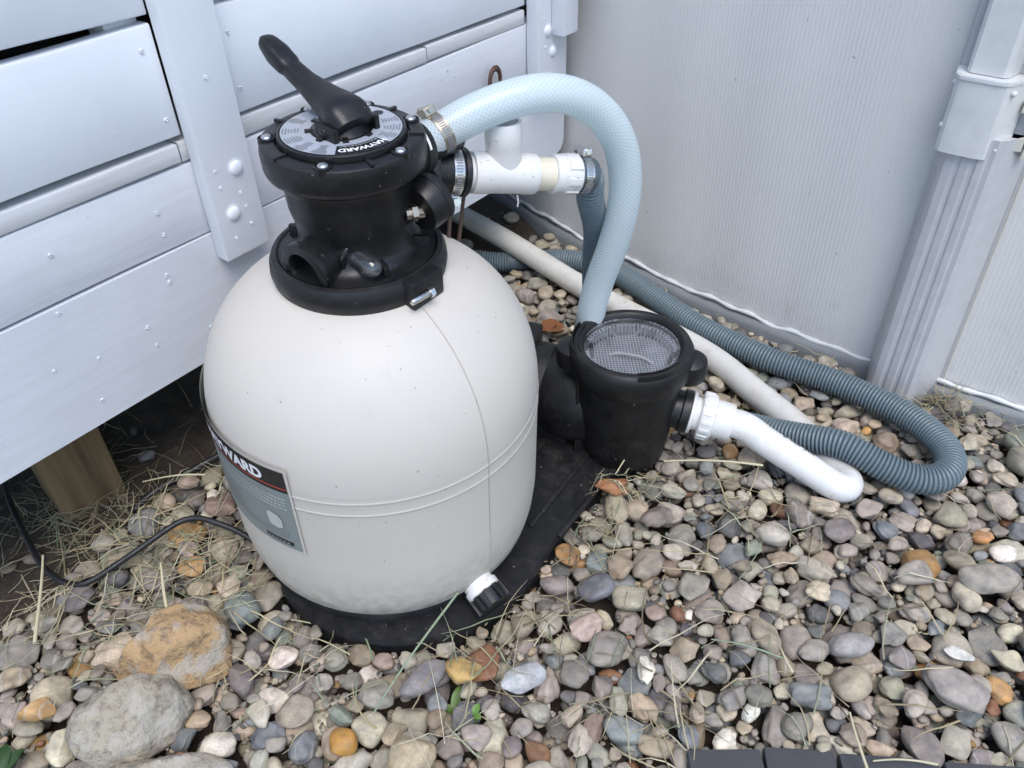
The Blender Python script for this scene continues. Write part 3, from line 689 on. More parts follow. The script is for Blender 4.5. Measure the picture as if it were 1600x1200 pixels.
# waste port towards the front left, open end with inner thread
def port(o, axis, L, ro, ri, name, par, mat, flare=0.0):
    o = Vector(o); ax = Vector(axis).normalized()
    return obj(name, lathe([(ro * .9, 0), (ro, .012), (ro, L - .014), (ro + flare, L - .010), (ro + flare, L - .001), (ro + flare - .0015, L), (ri + .001, L), (ri, L - .002), (ri * .97, L - .006), (ri, L - .009), (ri * .97, L - .013), (ri, L - .016), (ri * .93, L - .02), (ri * .9, L - .045), (.001, L - .046)], o, ax, 40, (True, True)), mat, par, 40)
wp = port((-.002, -.010, .4965), (-.58, -.81, -.10), .075, .0280, .0200, 'waste_port', sf, MAT['black'], .003)
sg0 = Vector((-.010, -.040, .4985)); sga = Vector((.76, -.65, -.10)).normalized()
sgp = obj('sight_glass_boss', lathe([(.019, -.01), (.018, .016), (.0185, .020), (.0175, .0215), (.0125, .0215), (.0122, .010), (.001, .010)], sg0, sga, 28), MAT['black'], sf, 40)
obj('sight_glass', lathe([(.0112, .010), (.0110, .044), (.0098, .051), (.0070, .0552), (.0035, .0572), (.0004, .0578)], sg0, sga, 24), MAT['glass'], sgp, 60)
# pressure gauge on a brass stem
gc = Vector((.080, -.002, .531)); ga = Vector((.66, .72, .20)).normalized()
gs = obj('gauge_stem', merge(cyl((.058, -.022, .528), (.078, -.012, .526), .007, None, 16), lathe([(.010, 0), (.010, .006)], (.064, -.019, .528), (.9, .4, -.05), 6)), MAT['brass'], sf, 40)
gg = obj('pressure_gauge', lathe([(.012, -.014), (.026, -.0135), (.0272, -.011), (.0275, .006), (.0282, .0065), (.0282, .013), (.0272, .0145), (.023, .0145)], gc, ga, 48), MAT['black'], sf, 40)
obj('gauge_face', lathe([(.0005, .0128), (.023, .0128), (.0232, .0138)], gc, ga, 32, (True, False)), MAT['print_white'], gg, 40)

# side ports carrying the hose and the return
PD = Vector((.70, .714, 0))
pa = obj('valve_port', lathe([(.027, .045), (.0275, .088), (.0290, .089), (.0290, .099), (.0280, .101), (.024, .102), (.0215, .103), (.0205, .150), (.019, .151)], (0, 0, .5605), PD, 40), MAT['black'], sf, 40)
obj('port_mark', merge(*[([tuple(Vector((0, 0, .5605)) + PD * d_ + (Vector((PD.y, -PD.x, 0)) * cos(t) + Vector((0, 0, 1)) * sin(t)) *   .0294) for d_ in (.0905, .0935) for t in np.radians(np.linspace(15, 62, 9))], [(i, i + 1, 9 + i + 1, 9 + i) for i in range(8)])]), MAT['print_white'], pa, None)
pb = obj('valve_port', lathe([(.025, .045), (.0255, .085), (.0245, .088), (.0245, .104)], (.004, .0, .5095), Vector((.74, .67, 0)), 40), MAT['black'], sf, 40)
# drain spigot low on the shell
da = radians(-50); dv = Vector((cos(da), sin(da), -.35)).normalized(); dp = Vector((.178 * cos(da), .178 * sin(da), .062))
dr = obj('drain_collar', lathe([(.021, 0), (.021, .022), (.0235, .022), (.0235, .031), (.022, .0325), (.012, .0325)], dp, dv, 32), MAT['pvc'], sf, 40)
sp = [(.0215, .033), (.0215, .052), (.020, .054), (.004, .054)]
x_, y_, _a = frame(dv)
obj('drain_cap', merge(lathe(sp, dp, dv, 24), *[box(dp + dv * .043, x_ * cos(t) + y_ * sin(t), y_ * cos(t) - x_ * sin(t), dv, (.018, .0265), (-.0035, .0035), (-.0105, .0105), .001) for t in np.linspace(0, 2 * pi, 11)[:-1]]), MAT['rubber'], sf, 40)

# ================================================================== black base plate under filter and pump
base_poly = []
for d in np.linspace(200, 322, 26): base_poly.append((-.152 + .203 * cos(radians(d)), .798 + .203 * sin(radians(d))))
base_poly += [(.045, .735), (.095, .815), (.150, .885), (.215, .90), (.235, .95), (.225, 1.04), (.17, 1.10), (.0, 1.13), (-.2, 1.08), (-.30, .96), (-.345, .85)]
bp = thing('equipment_base', (-.175, .805, 0), 'flat black plastic base plate under the filter tank and pump', 'base plate')
def inset(poly, k):
    c = np.mean(np.array(poly), 0); return [tuple(c + (np.array(q) - c) * k) for q in poly]
n_ = len(base_poly); L1 = inset(base_poly, 1.0); L2 = inset(base_poly, .975); V = [(q[0], q[1], -.04) for q in L1] + [(q[0], q[1], .014) for q in L1] + [(q[0], q[1], .021) for q in L2]
F = [tuple(range(n_))[::-1], tuple(range(2 * n_, 3 * n_))] + [(j * n_ + i, j * n_ + (i + 1) % n_, (j + 1) * n_ + (i + 1) % n_, (j + 1) * n_ + i) for j in range(2) for i in range(n_)]
obj('plate', (V, F), MAT['black_base'], bp, 25)
for k, (x0, y0, x1, y1) in enumerate(((.02, .78, .12, .93), (-.02, .83, .06, .98), (.06, .76, .16, .90))):
    e1 = Vector((x1 - x0, y1 - y0, 0)); L = e1.length; e1.normalize()
    obj('stiffening_rib', box((x0, y0, .019), e1, (-e1.y, e1.x, 0), Z3, (0, L), (-.004, .004), (0, .006), .002), MAT['black_base'], bp, 40)

# ================================================================== pump
PX, PY = .176, .950
pump = thing('pool_pump', (PX, PY, .02), 'black pool pump with round clear strainer lid', 'pump')
ctr = Vector((PX, PY, 0))
obj('strainer_pot', lathe([(.050, .012), (.060, .014), (.064, .022), (.069, .06), (.075, .12), (.0785, .160), (.0785, .172), (.082, .175), (.084, .182)], ctr, Z3, 72), MAT['black_pump'], pump, 40)
obj('pot_rib', merge(*[box(ctr, (cos(t), sin(t), 0), (-sin(t), cos(t), 0), Z3, (.058, .0815), (-.0025, .0025), (.02, .172), .001) for t in np.radians([-170, 20])]), MAT['black_pump'], pump, 40)
LZ2 = .222
rg_ = obj('lid_ring', lathe([(.070, .176), (.086, .178), (.090, .184), (.0915, .200), (.0905, .214), (.087, .221), (.083, .2235), (.0755, .2235), (.0725, .221), (.0705, .214), (.069, .206)], ctr, Z3, 96, (False, False)), MAT['black_pump'], pump, 35)
# grip slots: dark recessed arcs framed by low lips on the ring, and ear lugs
def arc_bar(r0, r1, a0, a1, z0, z1, n=16):
    V, F = [], []
    for i in range(n + 1):
        t = radians(a0 + (a1 - a0) * i / n)
        for r, z in ((r0, z0), (r1, z0), (r1, z1), (r0, z1)): V.append((PX + r * cos(t), PY + r * sin(t), z))
    for i in range(n):
        for k in range(4): F.append((4 * i + k, 4 * i + (k + 1) % 4, 4 * i + 4 + (k + 1) % 4, 4 * i + 4 + k))
    return V, F + [(0, 1, 2, 3), (4 * n + 3, 4 * n + 2, 4 * n + 1, 4 * n)]
for a0, a1 in ((-92, -42), (-215, -165)):
    obj('grip_lip', merge(arc_bar(.0775, .0795, a0, a1, .222, .2265), arc_bar(.0865, .0885, a0, a1, .216, .2262)), MAT['black_pump'], rg_, 40)
for t in np.radians([-14, 166]):
    c_ = ctr + Vector((cos(t), sin(t), 0)) * .083
    obj('ring_lug', lathe([(.020, .168), (.027, .174), (.029, .190), (.027, .204), (.018, .211)], c_, Z3, 28), MAT['black_pump'], rg_, 40)
obj('clear_lid', lathe([(.0705, .211), (.070, .2165), (.060, .2185), (.03, .2195), (.0005, .220)], ctr, Z3, 64, (False, False)), MAT['lid'], pump, 60)
obj('basket', lathe([(.0690, .2085), (.0660, .2085), (.0640, .1990), (.0620, .1900), (.0005, .1885)], ctr, Z3, 72, (False, False)), MAT['basket'], pump, 50)
obj('basket_tooth', merge(*[box(ctr, (cos(t), sin(t), 0), (-sin(t), cos(t), 0), Z3, (.0620, .0662), (-.0013, .0013), (.1960, .2078), 0) for t in np.linspace(0, 2 * pi, 65)[:-1]]), m_plain('basket_teeth', (.42, .45, .50), .4), pump, 40)
obj('basket_handle', tube(catmull([(PX - .030, PY + .012, .1915), (PX - .018, PY + .010, .1950), (PX, PY + .004, .1965), (PX + .020, PY - .004, .1950), (PX + .03, PY - .012, .1915)], .004), .0022, 8), MAT['print_pale'], pump, 60)
# suction inlet with black threaded boot
IA = Vector((.0875, -.026, -.012)).normalized(); i0 = Vector((PX + .05, PY - .013, .113))
obj('inlet', lathe([(.030, 0), (.030, .030), (.033, .032), (.033, .043), (.031, .045), (.02, .045)], i0, IA, 40), MAT['black_pump'], pump, 40)
# volute, outlet and motor behind the tank
vc = Vector((.105, 1.005, .085))
obj('volute', merge(lathe([(.045, -.05), (.070, -.045), (.078, -.02), (.078, .02), (.070, .04), (.05, .045)], vc, Vector((-.8, .42, 0)), 48), cyl((PX - .03, PY + .02, .09), vc, .05, None, 32)), MAT['black_pump'], pump, 40)
obj('outlet', lathe([(.030, .02), (.030, .078), (.034, .080), (.034, .094), (.0305, .097), (.0195, .098), (.0185, .150), (.017, .151)], (.122, 1.026, .07), Z3, 40), MAT['black_pump'], pump, 40)
mot0 = Vector((.075, 1.020, .085)); mdv = Vector((-.9, .30, 0)).normalized()
obj('motor', merge(lathe([(.05, .0), (.068, .01), (.070, .03), (.070, .19), (.064, .21), (.04, .215)], mot0, mdv, 48), box(mot0 + mdv * .10, mdv, (-mdv.y, mdv.x, 0), Z3, (-.06, .06), (-.055, .055), (.02, .083), .008)), MAT['black_pump'], pump, 40)
obj('pump_foot', merge(wbox((PX - .05, PX + .05), (PY - .045, PY + .05), (.0195, .03), .003), box(mot0, mdv, (-mdv.y, mdv.x, 0), Z3, (-.03, .17), (-.06, .06), (-.066, -.03), .004)), MAT['black_pump'], pump, 40)

# ================================================================== hoses and pipes
def hose_clamp(c, ax, r, mat, par, sdir, w=.012):
    c, ax = Vector(c), Vector(ax).normalized()
    cl = obj('hose_clamp', lathe([(r, -w / 2), (r + .0012, -w / 2), (r + .0014, 0), (r + .0012, w / 2), (r, w / 2)], c, ax, 48, (False, False)), mat, par, 50)
    x, y, _ = frame(ax); s = Vector(sdir); s = (s - ax * s.dot(ax)).normalized(); tg = ax.cross(s)
    obj('clamp_screw', merge(box(c + s * (r + .005), ax, tg, s, (-w * .55, w * .55), (-.009, .009), (-.005, .005), .001), cyl(c + s * (r + .006) - tg * .016, c + s * (r + .006) + tg * .012, .0035, None, 10), lathe([(.0052, 0), (.0052, .006)], c + s * (r + .006) - tg * .020, tg, 6)), mat, cl, 40)
    slots = [box(c + (s * cos(t) + tg * sin(t)) * (r + .0013), ax, -s * sin(t) + tg * cos(t), s * cos(t) + tg * sin(t), (-w * .3, w * .3), (-.0007, .0007), (-.0002, .0004), 0) for t in np.linspace(.5, 5.7, 44)]
    obj('clamp_slot', merge(*slots), MAT['print_grey'], cl, None, 'stuff')
    return cl
CH = [(-.0915, .8705, .562), (-.077, .8835, .566), (-.058, .8955, .573), (-.020, .910, .586), (.031, .928, .594), (.073, .946, .586), (.112, .969, .559), (.142, .985, .516), (.156, .995, .464), (.157, 1.002, .407), (.147, 1.013, .341), (.133, 1.024, .280), (.123, 1.026, .220), (.122, 1.026, .172)]
P, s_ = resample(smooth_path(catmull(CH, .005), 10), .004)
ch = thing('braided_hose', (.122, 1.026, .17), 'translucent pale blue braided hose arching from the valve down to the pump', 'hose')
obj('hose_wall', tube(P, .0218, 32, False), MAT['clear_hose'], ch, 60)
hose_clamp(P[6], P[8] - P[4], .0220, MAT['brass'], ch, (-.35, .2, .8), .013)
hose_clamp(P[-7], P[-5] - P[-9], .0220, MAT['brass'], ch, (-.6, .8, 0), .011)

# return line: rubber boot, white tee, couplings
tee = thing('white_pipe_tee', (.005, .897, .49), 'white plastic pipe tee with couplings beside the filter valve', 'pipe tee')
TA = Vector((-.072, .898, .516)); TB = Vector((.112, .963, .477)); td = (TB - TA).normalized()
def al(d): return TA + td * d
obj('rubber_boot', lathe([(.0262, -.012), (.0265, .018), (.0285, .019), (.0290, .024), (.0275, .026), (.022, .026)], TA, td, 40), MAT['rubber'], tee, 40)
hose_clamp(al(.010), td, .0268, MAT['steel'], tee, (.3, -.2, -1), .012)
obj('stub', lathe([(.0205, .02), (.0205, .036)], TA, td, 40), MAT['pvc'], tee, 40)
tb = obj('tee_body', merge(lathe([(.0205, .032), (.0245, .033), (.0250, .036), (.0250, .052), (.0242, .056), (.0242, .096), (.0250, .100), (.0250, .112), (.0242, .1145), (.0205, .115)], TA, td, 48),
    lathe([(.0215, .0), (.0215, .034), (.0222, .036), (.0222, .062), (.0215, .063), (.0180, .063), (.0175, .045), (.001, .044)], al(.076), Vector((0, .05, 1)), 40)), MAT['pvc'], tee, 40)
obj('pipe_nipple', lathe([(.0205, .112), (.0205, .146)], TA, td, 40), MAT['cream'], tee, 40)
x_, y_, _a = frame(td)
obj('threaded_adapter', merge(lathe([(.0205, .138), (.0238, .139), (.0245, .142), (.0245, .170), (.0235, .173), (.019, .173)], TA, td, 40), *[box(al(.158), x_ * cos(t) + y_ * sin(t), y_ * cos(t) - x_ * sin(t), td, (.0225, .0258), (-.0045, .0045), (-.004, .013), .0006) for t in np.linspace(0, 2 * pi, 9)[:-1]]), MAT['pvc'], tee, 40)
obj('dangling_tape', tube(catmull([tuple(al(.092) + Vector((0, -.012, -.0225))), tuple(al(.093) + Vector((0, -.013, -.031))), tuple(al(.091) + Vector((.001, -.012, -.038)))], .003), .0012, 6), MAT['pvc'], tee, 60)

# ribbed hose hanging from the tee
def ribbed(P, r, pitch=.0060, seg=24, amp=.0026):
    P, s = resample(np.asarray(P), pitch / 4)
    ph = (np.arange(len(P)) % 4); R = r + np.where(ph == 3, -amp, np.where(ph == 1, amp * .75, amp * .45))
    return tube(P, R, seg)
h1 = thing('grey_drop_hose', (.14, 1.16, .02), 'short grey ribbed hose dropping from the white tee behind the clear hose', 'hose')
q0 = al(.172)
obj('hose_cuff', tube(catmull([tuple(q0), tuple(q0 + td * .010), tuple(q0 + td * .019 + Vector((0, .002, -.002)))], .004), .0222, 28), MAT['hose_cuff'], h1, 60)
hose_clamp(q0 + td * .010, td, .0225, MAT['steel'], h1, (-.1, .25, 1), .011)
e0 = q0 + td * .017
P = smooth_path(catmull([tuple(e0), tuple(e0 + Vector((.006, .010, -.010))), tuple(e0 + Vector((.006, .020, -.038))), (.128, 1.055, .352), (.134, 1.11, .26), (.143, 1.17, .16), (.150, 1.22, .07), (.152, 1.27, .022), (.15, 1.33, .012)], .005), 8)
obj('hose_wall', ribbed(P, .0165), MAT['grey_hose'], h1, 35)

# ribbed hose lying on the gravel in a long loop
GH = [(-.30, 1.60, .022), (-.20, 1.575, .022), (-.102, 1.553, .020), (-.02, 1.545, .012), (.077, 1.535, .020), (.144, 1.505, .034), (.219, 1.445, .040), (.302, 1.315, .042), (.358, 1.232, .042), (.453, 1.135, .042), (.545, 1.068, .042), (.622, .988, .044), (.655, .925, .046), (.660, .872, .047), (.637, .835, .046), (.595, .828, .046), (.545, .850, .056), (.500, .885, .066), (.455, .918, .052), (.414, .952, .036), (.380, .985, .022), (.34, 1.015, .010)]
h2 = thing('grey_looped_hose', (.62, .95, .02), 'blue grey ribbed hose looping over the gravel beside the pool wall', 'hose')
PG = smooth_path(catmull(GH, .004), 14)
obj('hose_wall', ribbed(PG, .0205), MAT['grey_hose'], h2, 35)
i_ = int(np.argmin(np.linalg.norm(PG - np.array([.035, 1.54, .015]), axis=1)))
obj('hose_cuff', tube(PG[i_ - 7:i_ + 9], .0226, 28), MAT['hose_cuff'], h2, 60)

# white flexible pipe: from the pump union, hairpin, then back under the deck
i1 = i0 + IA * .044
un_ = thing('white_suction_pipe', (.5, .86, .0), 'white plastic pipe with union running from pump over gravel into a hairpin bend', 'pipe')
obj('union_tail', lathe([(.0315, 0), (.0325, .001), (.0325, .0045), (.0315, .0055), (.026, .006), (.0245, .022)], i1, IA, 40), MAT['pvc'], un_, 40)
x_, y_, _a = frame(IA)
obj('union_nut', merge(lathe([(.0285, .015), (.0345, .0155), (.0355, .018), (.0355, .032), (.0335, .036), (.028, .038)], i1, IA, 48), *[box(i1 + IA * .025, x_ * cos(t) + y_ * sin(t), y_ * cos(t) - x_ * sin(t), IA, (.034, .0368), (-.0028, .0028), (-.008, .007), .0006) for t in np.linspace(0, 2 * pi, 17)[:-1]]), MAT['pvc'], un_, 40)
obj('union_socket', lathe([(.0285, .034), (.0290, .036), (.0288, .062), (.028, .064), (.024, .064)], i1, IA, 40), MAT['pvc'], un_, 40)
j1 = i1 + IA * .055
WP = [tuple(j1), tuple(j1 + IA * .03), (.370, .890, .082), (.403, .873, .066), (.438, .854, .050), (.466, .836, .038), (.482, .827, .032), (.497, .832, .029), (.502, .847, .027), (.496, .867, .024), (.486, .893, .024), (.474, .926, .027), (.459, .964, .033), (.411, 1.049, .037), (.347, 1.164, .038), (.204, 1.326, .038), (.136, 1.408, .038), (.009, 1.558, .050), (-.085, 1.682, .045), (-.16, 1.79, .035), (-.26, 1.93, .03)]
PW = smooth_path(catmull(WP, .005), 8); PW, _s = resample(PW, .006)
k_ = int(np.argmin(np.linalg.norm(PW - np.array([.502, .845, .028]), axis=1)))
obj('front_run', tube(PW[:k_ + 1], .0222, 28), MAT['pvc'], un_, 60)
obj('back_run', tube(PW[k_:], .0222, 28), MAT['pvc_aged'], un_, 60, None, 'stained white pipe running back under the deck')
# printed dashes along the pipe
gk = []; rr = random.Random(2)
for i in range(14, k_ - 14):
    if i % 4 == 3: continue
    T = Vector(PW[i + 1] - PW[i - 1]).normalized(); upv = Vector((0, 0, 1)); sd_ = T.cross(upv).normalized(); nn = sd_.cross(T); dirn = (nn * .93 - sd_ * .37).normalized(); tg = T.cross(dirn)
    c_ = Vector(PW[i]) + dirn * .02225
    for j in range(2):
        w = rr.uniform(.0010, .0022); gk.append(box(c_ + T * (j * .0028), T, tg, dirn, (-.0009, .0009), (-w, w), (-.0004, .0003), 0))
obj('printed_marks', merge(*gk), MAT['print_black'], un_, None, 'stuff')

# brown cord loop hanging by the deck
bc_ = thing('brown_cord', (-.06, .915, .40), 'thin brown cord hanging in two strands from a ring on deck boards', 'cord')
rc = dpt(.972, .012, .436); V = []
obj('ring', merge(*[tube(np.array([tuple(rc + Vector(ex) * (r_ * cos(t)) + Vector((0, 0, r_ * 1.35 * sin(t)))) for t in np.linspace(-.4, 3.6, 30)]) + np.array([.0, -.004 * k, 0]), .0022, 8) for k, r_ in enumerate((.0165, .0125, .0150))]), MAT['brown'], bc_, 60)
a1 = rc + Vector(ex) * .0165 - Vector((0, 0, .006)); b1 = rc - Vector(ex) * .0165
obj('strand', tube(catmull([tuple(b1), tuple(dpt(.93, .03, .395)), (-.005, 1.05, .43), (-.040, .960, .484), (-.062, .925, .487), (-.0665, .909, .482), (-.070, .900, .455), (-.074, .885, .415), (-.075, .880, .36)], .006), .0024, 8), MAT['brown'], bc_, 60)
obj('strand', tube(catmull([tuple(a1), tuple(dpt(.95, .04, .40)), (.012, 1.05, .435), (-.025, .965, .480), (-.048, .935, .480), (-.053, .925, .470), (-.058, .915, .44), (-.064, .902, .40), (-.066, .90, .34)], .006), .0024, 8), MAT['brown'], bc_, 60)

# black power cable in the gravel at the left
cb_ = obj('power_cable', tube(smooth_path(catmull([(-.86, 1.02, .02), (-.80, .93, .05), (-.753, .845, .05), (-.70, .775, .035), (-.650, .720, .030), (-.590, .690, .034), (-.538, .728, .042), (-.471, .784, .055), (-.425, .778, .052), (-.385, .768, .035), (-.35, .75, .015)], .006), 5), .0042, 12), MAT['cord'], None, 60)
tag(cb_, 'thin black power cable snaking through gravel left of the tank', 'cable')
cb2 = obj('dark_strip', tube(smooth_path(catmull([(-.585, .850, .004), (-.552, .880, .018), (-.51, .915, .020), (-.47, .945, .026), (-.430, .975, .022), (-.38, 1.01, .01), (-.33, 1.06, .0)], .006), 4), .0062, 10), MAT['cord'], None, 60)
tag(cb2, 'thin dark strip half buried in the earth under the deck beside the tank', 'strip')

# ================================================================== larger rocks
def rock_mesh(dims, seed, planes=12, sub=5, flat=.62, rough=.05):
    r = np.random.default_rng(seed); bm = bmesh.new(); bmesh.ops.create_icosphere(bm, subdivisions=sub, radius=1)
    V = np.array([v.co[:] for v in bm.verts]); F = [tuple(v.index for v in f.verts) for f in bm.faces]; bm.free()
    for _ in range(planes):
        n = r.normal(size=3); n /= np.linalg.norm(n); d = r.uniform(flat, .92); t = V @ n - d; V -= np.outer(np.clip(t, 0, None) * .97, n)
    for k in range(7):
        n = r.normal(size=3) * r.uniform(1.5, 6); V *= (1 + rough / (1 + .3 * k) * np.sin(V @ n + r.uniform(0, 6)))[:, None]
    from mathutils import noise as mn
    off_ = Vector((seed * 3.1, seed * 1.7, 0))
    D = np.array([mn.fractal(Vector(v) * 2.6 + off_, .9, 2.1, 6) for v in V]); V = V * (1 + .055 * D)[:, None]
    return V * np.array(dims), F
def rock(name, loc, dims, yaw, seed, mat, label, **kw):
    V, F = rock_mesh(dims, seed, **kw); c, s = cos(yaw), sin(yaw)
    V = V @ np.array([[c, s, 0], [-s, c, 0], [0, 0, 1]])
    o = obj(name, ([tuple(v) for v in V], F), mat, None, 50); o.location = loc
    return tag(o, label, 'rock')
rock('large_rock', (-.430, .580, .032), (.074, .058, .060), .25, 21, MAT['rock_ochre'], 'rough ochre brown rock with pale patch lying behind the grey buff rock')
rock('large_rock', (-.458, .497, .028), (.068, .050, .050), .30, 9, MAT['rock_grey'], 'big angular buff grey rock in the front left gravel')
rock('large_rock', (-.395, .425, .010), (.085, .040, .035), .05, 14, MAT['rock_grey'], 'flat buff rock cut off by the bottom edge of the picture')
BLOCK_ROCKS = [(-.428, .585, .066), (-.462, .497, .066), (-.395, .425, .055)]

# ================================================================== charcoal edging pavers
ped = thing('paver_edging', (.36, .40, 0), 'row of dark charcoal paving blocks along the front edge of the gravel', 'paving')
for i, (x0, x1) in enumerate(((.185, .268), (.272, .350), (.354, .462), (.466, .60), (.604, .74))):
    sl = -.10; xm = (x0 + x1) / 2; ytop = .447 - .115 * max(0, xm - .30) - .02 * max(0, .2 - xm)
    e1 = Vector((1, -.10 if xm > .3 else -.02, 0)).normalized()
    obj('paver', box((x0, ytop + .1 * (xm - x0) * (1 if xm > .3 else .2), 0), e1, (-e1.y, e1.x, 0), Z3, (0, (x1 - x0) * .995), (-.11, 0), (-.05, .021 + random.uniform(-.002, .002)), .004), MAT['paver'], ped, 30)

# ================================================================== river stones: dropped one by one on a height map
RES = .004; X0, X1, Y0, Y1 = -1.02, 1.16, .33, 1.86
hx = np.arange(X0, X1, RES); hy = np.arange(Y0, Y1, RES); HXX, HYY = np.meshgrid(hx, hy, indexing='ij')
Hm = soil_z(HXX, HYY); Ceil = np.full_like(Hm, 9.0); Own = np.full(Hm.shape, -1, int); Block = np.zeros(Hm.shape, bool)
def pip(poly):
    inside = np.zeros(Hm.shape, bool); n = len(poly)
    for i in range(n):
        (xa, ya), (xb, yb) = poly[i], poly[(i + 1) % n]
        cnd = ((ya > HYY) != (yb > HYY)) & (HXX < (xb - xa) * (HYY - ya) / (yb - ya + 1e-12) + xa); inside ^= cnd
    return inside
Block |= pip(inset(base_poly, .985)) | ((HXX + .176) ** 2 + (HYY - .808) ** 2 < .188 ** 2)
Block |= (HXX - PC[0]) ** 2 + (HYY - PC[1]) ** 2 < (PR + .018) ** 2
for x, y, r in BLOCK_ROCKS: Block |= (HXX - x) ** 2 + (HYY - y) ** 2 < (r * .6) ** 2
Block |= (HYY < .436 - .115 * np.clip(HXX - .30, 0, 1)) & (HXX > .175) & (HXX < .75)
fc = dpt(.125, -.165, 0); Block |= (abs(HXX - fc.x) < .055) & (abs(HYY - fc.y) < .055)
utc = UB + un * .03; Block |= (HXX - utc.x) ** 2 + (HYY - utc.y) ** 2 < .058 ** 2
offm = deck_off(HXX, HYY)
edge_n = .03 * np.sin(HXX * 9 + 2) + .02 * np.sin(HYY * 21)
Bare = (offm < -.03 + edge_n)                               # earth under the deck, only a few stones
def carve(P, r):
    for q in P[::3]:
        i0, i1 = int((q[0] - r - X0) / RES), int((q[0] + r - X0) / RES) + 1; j0, j1 = int((q[1] - r - Y0) / RES), int((q[1] + r - Y0) / RES) + 1
        if i0 < 0 or j0 < 0 or i1 >= len(hx) or j1 >= len(hy): continue
        d2 = (HXX[i0:i1, j0:j1] - q[0]) ** 2 + (HYY[i0:i1, j0:j1] - q[1]) ** 2; b = q[2] - np.sqrt(np.clip(r * r - d2, 0, None))
        Ceil[i0:i1, j0:j1] = np.where(d2 < r * r, np.minimum(Ceil[i0:i1, j0:j1], b), Ceil[i0:i1, j0:j1])
carve(PG, .022); carve(PW, .0225)

PAL = [((.25, .24, .23), 20), ((.32, .305, .28), 18), ((.37, .335, .28), 14), ((.20, .195, .195), 10), ((.30, .255, .20), 9), ((.18, .20, .225), 8), ((.27, .245, .235), 7), ((.10, .10, .11), 6),
       ((.40, .38, .33), 9), ((.54, .52, .49), 6), ((.36, .22, .095), 1.8), ((.24, .12, .07), 1.3), ((.19, .22, .195), 2.5), ((.36, .30, .26), 2), ((.15, .17, .20), 1.6)]
pc = np.array([c for c, w in PAL]) * np.array([1.13, 1.075, .975]); pw = np.array([w for c, w in PAL]); pw = pw / pw.sum()
NPROTO = 36
def proto(i, sub):
    r = np.random.default_rng(100 + i); bm = bmesh.new(); bmesh.ops.create_icosphere(bm, subdivisions=sub, radius=1)
    V = np.array([v.co[:] for v in bm.verts]); F = np.array([[v.index for v in f.verts] for f in bm.faces]); bm.free()
    ang = i % 2 == 0
    V = np.sign(V) * np.abs(V) ** r.uniform(.78, 1.0); V /= np.abs(V).max(0)
    for _ in range(r.integers(6, 11) if ang else r.integers(1, 4)):
        n = r.normal(size=3); n /= np.linalg.norm(n); d = r.uniform(.56, .82) if ang else r.uniform(.75, .95); V -= np.outer(np.clip(V @ n - d, 0, None) * r.uniform(.7, .95), n)
    for k in range(5):
        n = r.normal(size=3) * r.uniform(1, 3.6); V *= (1 + .05 * np.sin(V @ n + r.uniform(0, 6)))[:, None]
    taper = r.uniform(-.22, .22); V[:, 1] *= 1 + taper * V[:, 0]; V[:, 2] *= 1 + r.uniform(-.15, .15) * V[:, 0]
    V /= np.abs(V).max(0)
    if sub >= 4:
        from mathutils import noise as mn
        V = V * (1 + .022 * np.array([mn.fractal(Vector(v) * 3.2 + Vector((i * 2.3, 0, i)), .9, 2.1, 4) for v in V]))[:, None]
    return V, F
PHI = [proto(i, 4) for i in range(NPROTO)]; PLO = [proto(i, 3) for i in range(NPROTO)]; PLL = [proto(i, 2) for i in range(NPROTO)]

stones = []          # x,y,z,a,b,c,yaw,tiltx,tilty,proto,colour,rnd
def foot(a, b, yaw):
    m = max(a, b); k = int(m / RES) + 1; g = np.arange(-k, k + 1) * RES; gx_, gy_ = np.meshgrid(g, g, indexing='ij')
    u = gx_ * cos(yaw) + gy_ * sin(yaw); v = -gx_ * sin(yaw) + gy_ * cos(yaw); q = 1 - np.abs(u / a) ** 2.3 - np.abs(v / b) ** 2.3
    return k, q > 0, np.sqrt(np.clip(q, 0, None))
def try_drop(cands, a, b, c, yaw, force=False):
    k, msk, sq = foot(a, b, yaw); best = None
    for (x, y) in cands:
        i, j = int((x - X0) / RES), int((y - Y0) / RES)
        if i - k < 0 or j - k < 0 or i + k + 1 > len(hx) or j + k + 1 > len(hy): continue
        sl = (slice(i - k, i + k + 1), slice(j - k, j + k + 1))
        if not force and (Block[sl] & msk).mean() > .03: continue
        hh = Hm[sl]; zz = np.where(msk, hh + c * sq, -9)
        # rest on the 92nd percentile contact, so that stones nest into each other
        vals = zz[msk]; z = np.partition(vals, int(len(vals) * .90))[int(len(vals) * .90)] - .10 * c
        if not force and ((z + c * sq > Ceil[sl] + .003) & msk).any(): continue
        if best is None or z < best[0]: best = (z, i, j, sl)
    return best, msk, sq
def drop(cands, a, b, c, yaw, col=None, pr=None, force=False, zmax=.05):
    best, msk, sq = try_drop(cands, a, b, c, yaw, force)
    if best is None or best[0] + c > zmax: return False
    z, i, j, sl = best; top = z + c * sq; cur = Hm[sl]; m = msk & (top > cur); cur[m] = top[m]; Own[sl][m] = len(stones)
    if col is None:
        col = pc[rng.choice(len(pc), p=pw)]; col = np.clip(col * rng.uniform(.62, 1.28) * (1 + rng.normal(0, .025, 3)), .02, .8)
    stones.append((hx[i], hy[j], z, a, b, c, yaw, rng.normal(0, .10), rng.normal(0, .10), int(rng.integers(NPROTO)) if pr is None else pr, tuple(col), rng.random()))
    return True
def size():
    L = float(np.clip(rng.lognormal(math.log(.0143), .36), .006, .030)); return L, L * rng.uniform(.62, .92), L * rng.uniform(.38, .60)
xs_ok = HXX[~Block & ~Bare]; ys_ok = HYY[~Block & ~Bare]
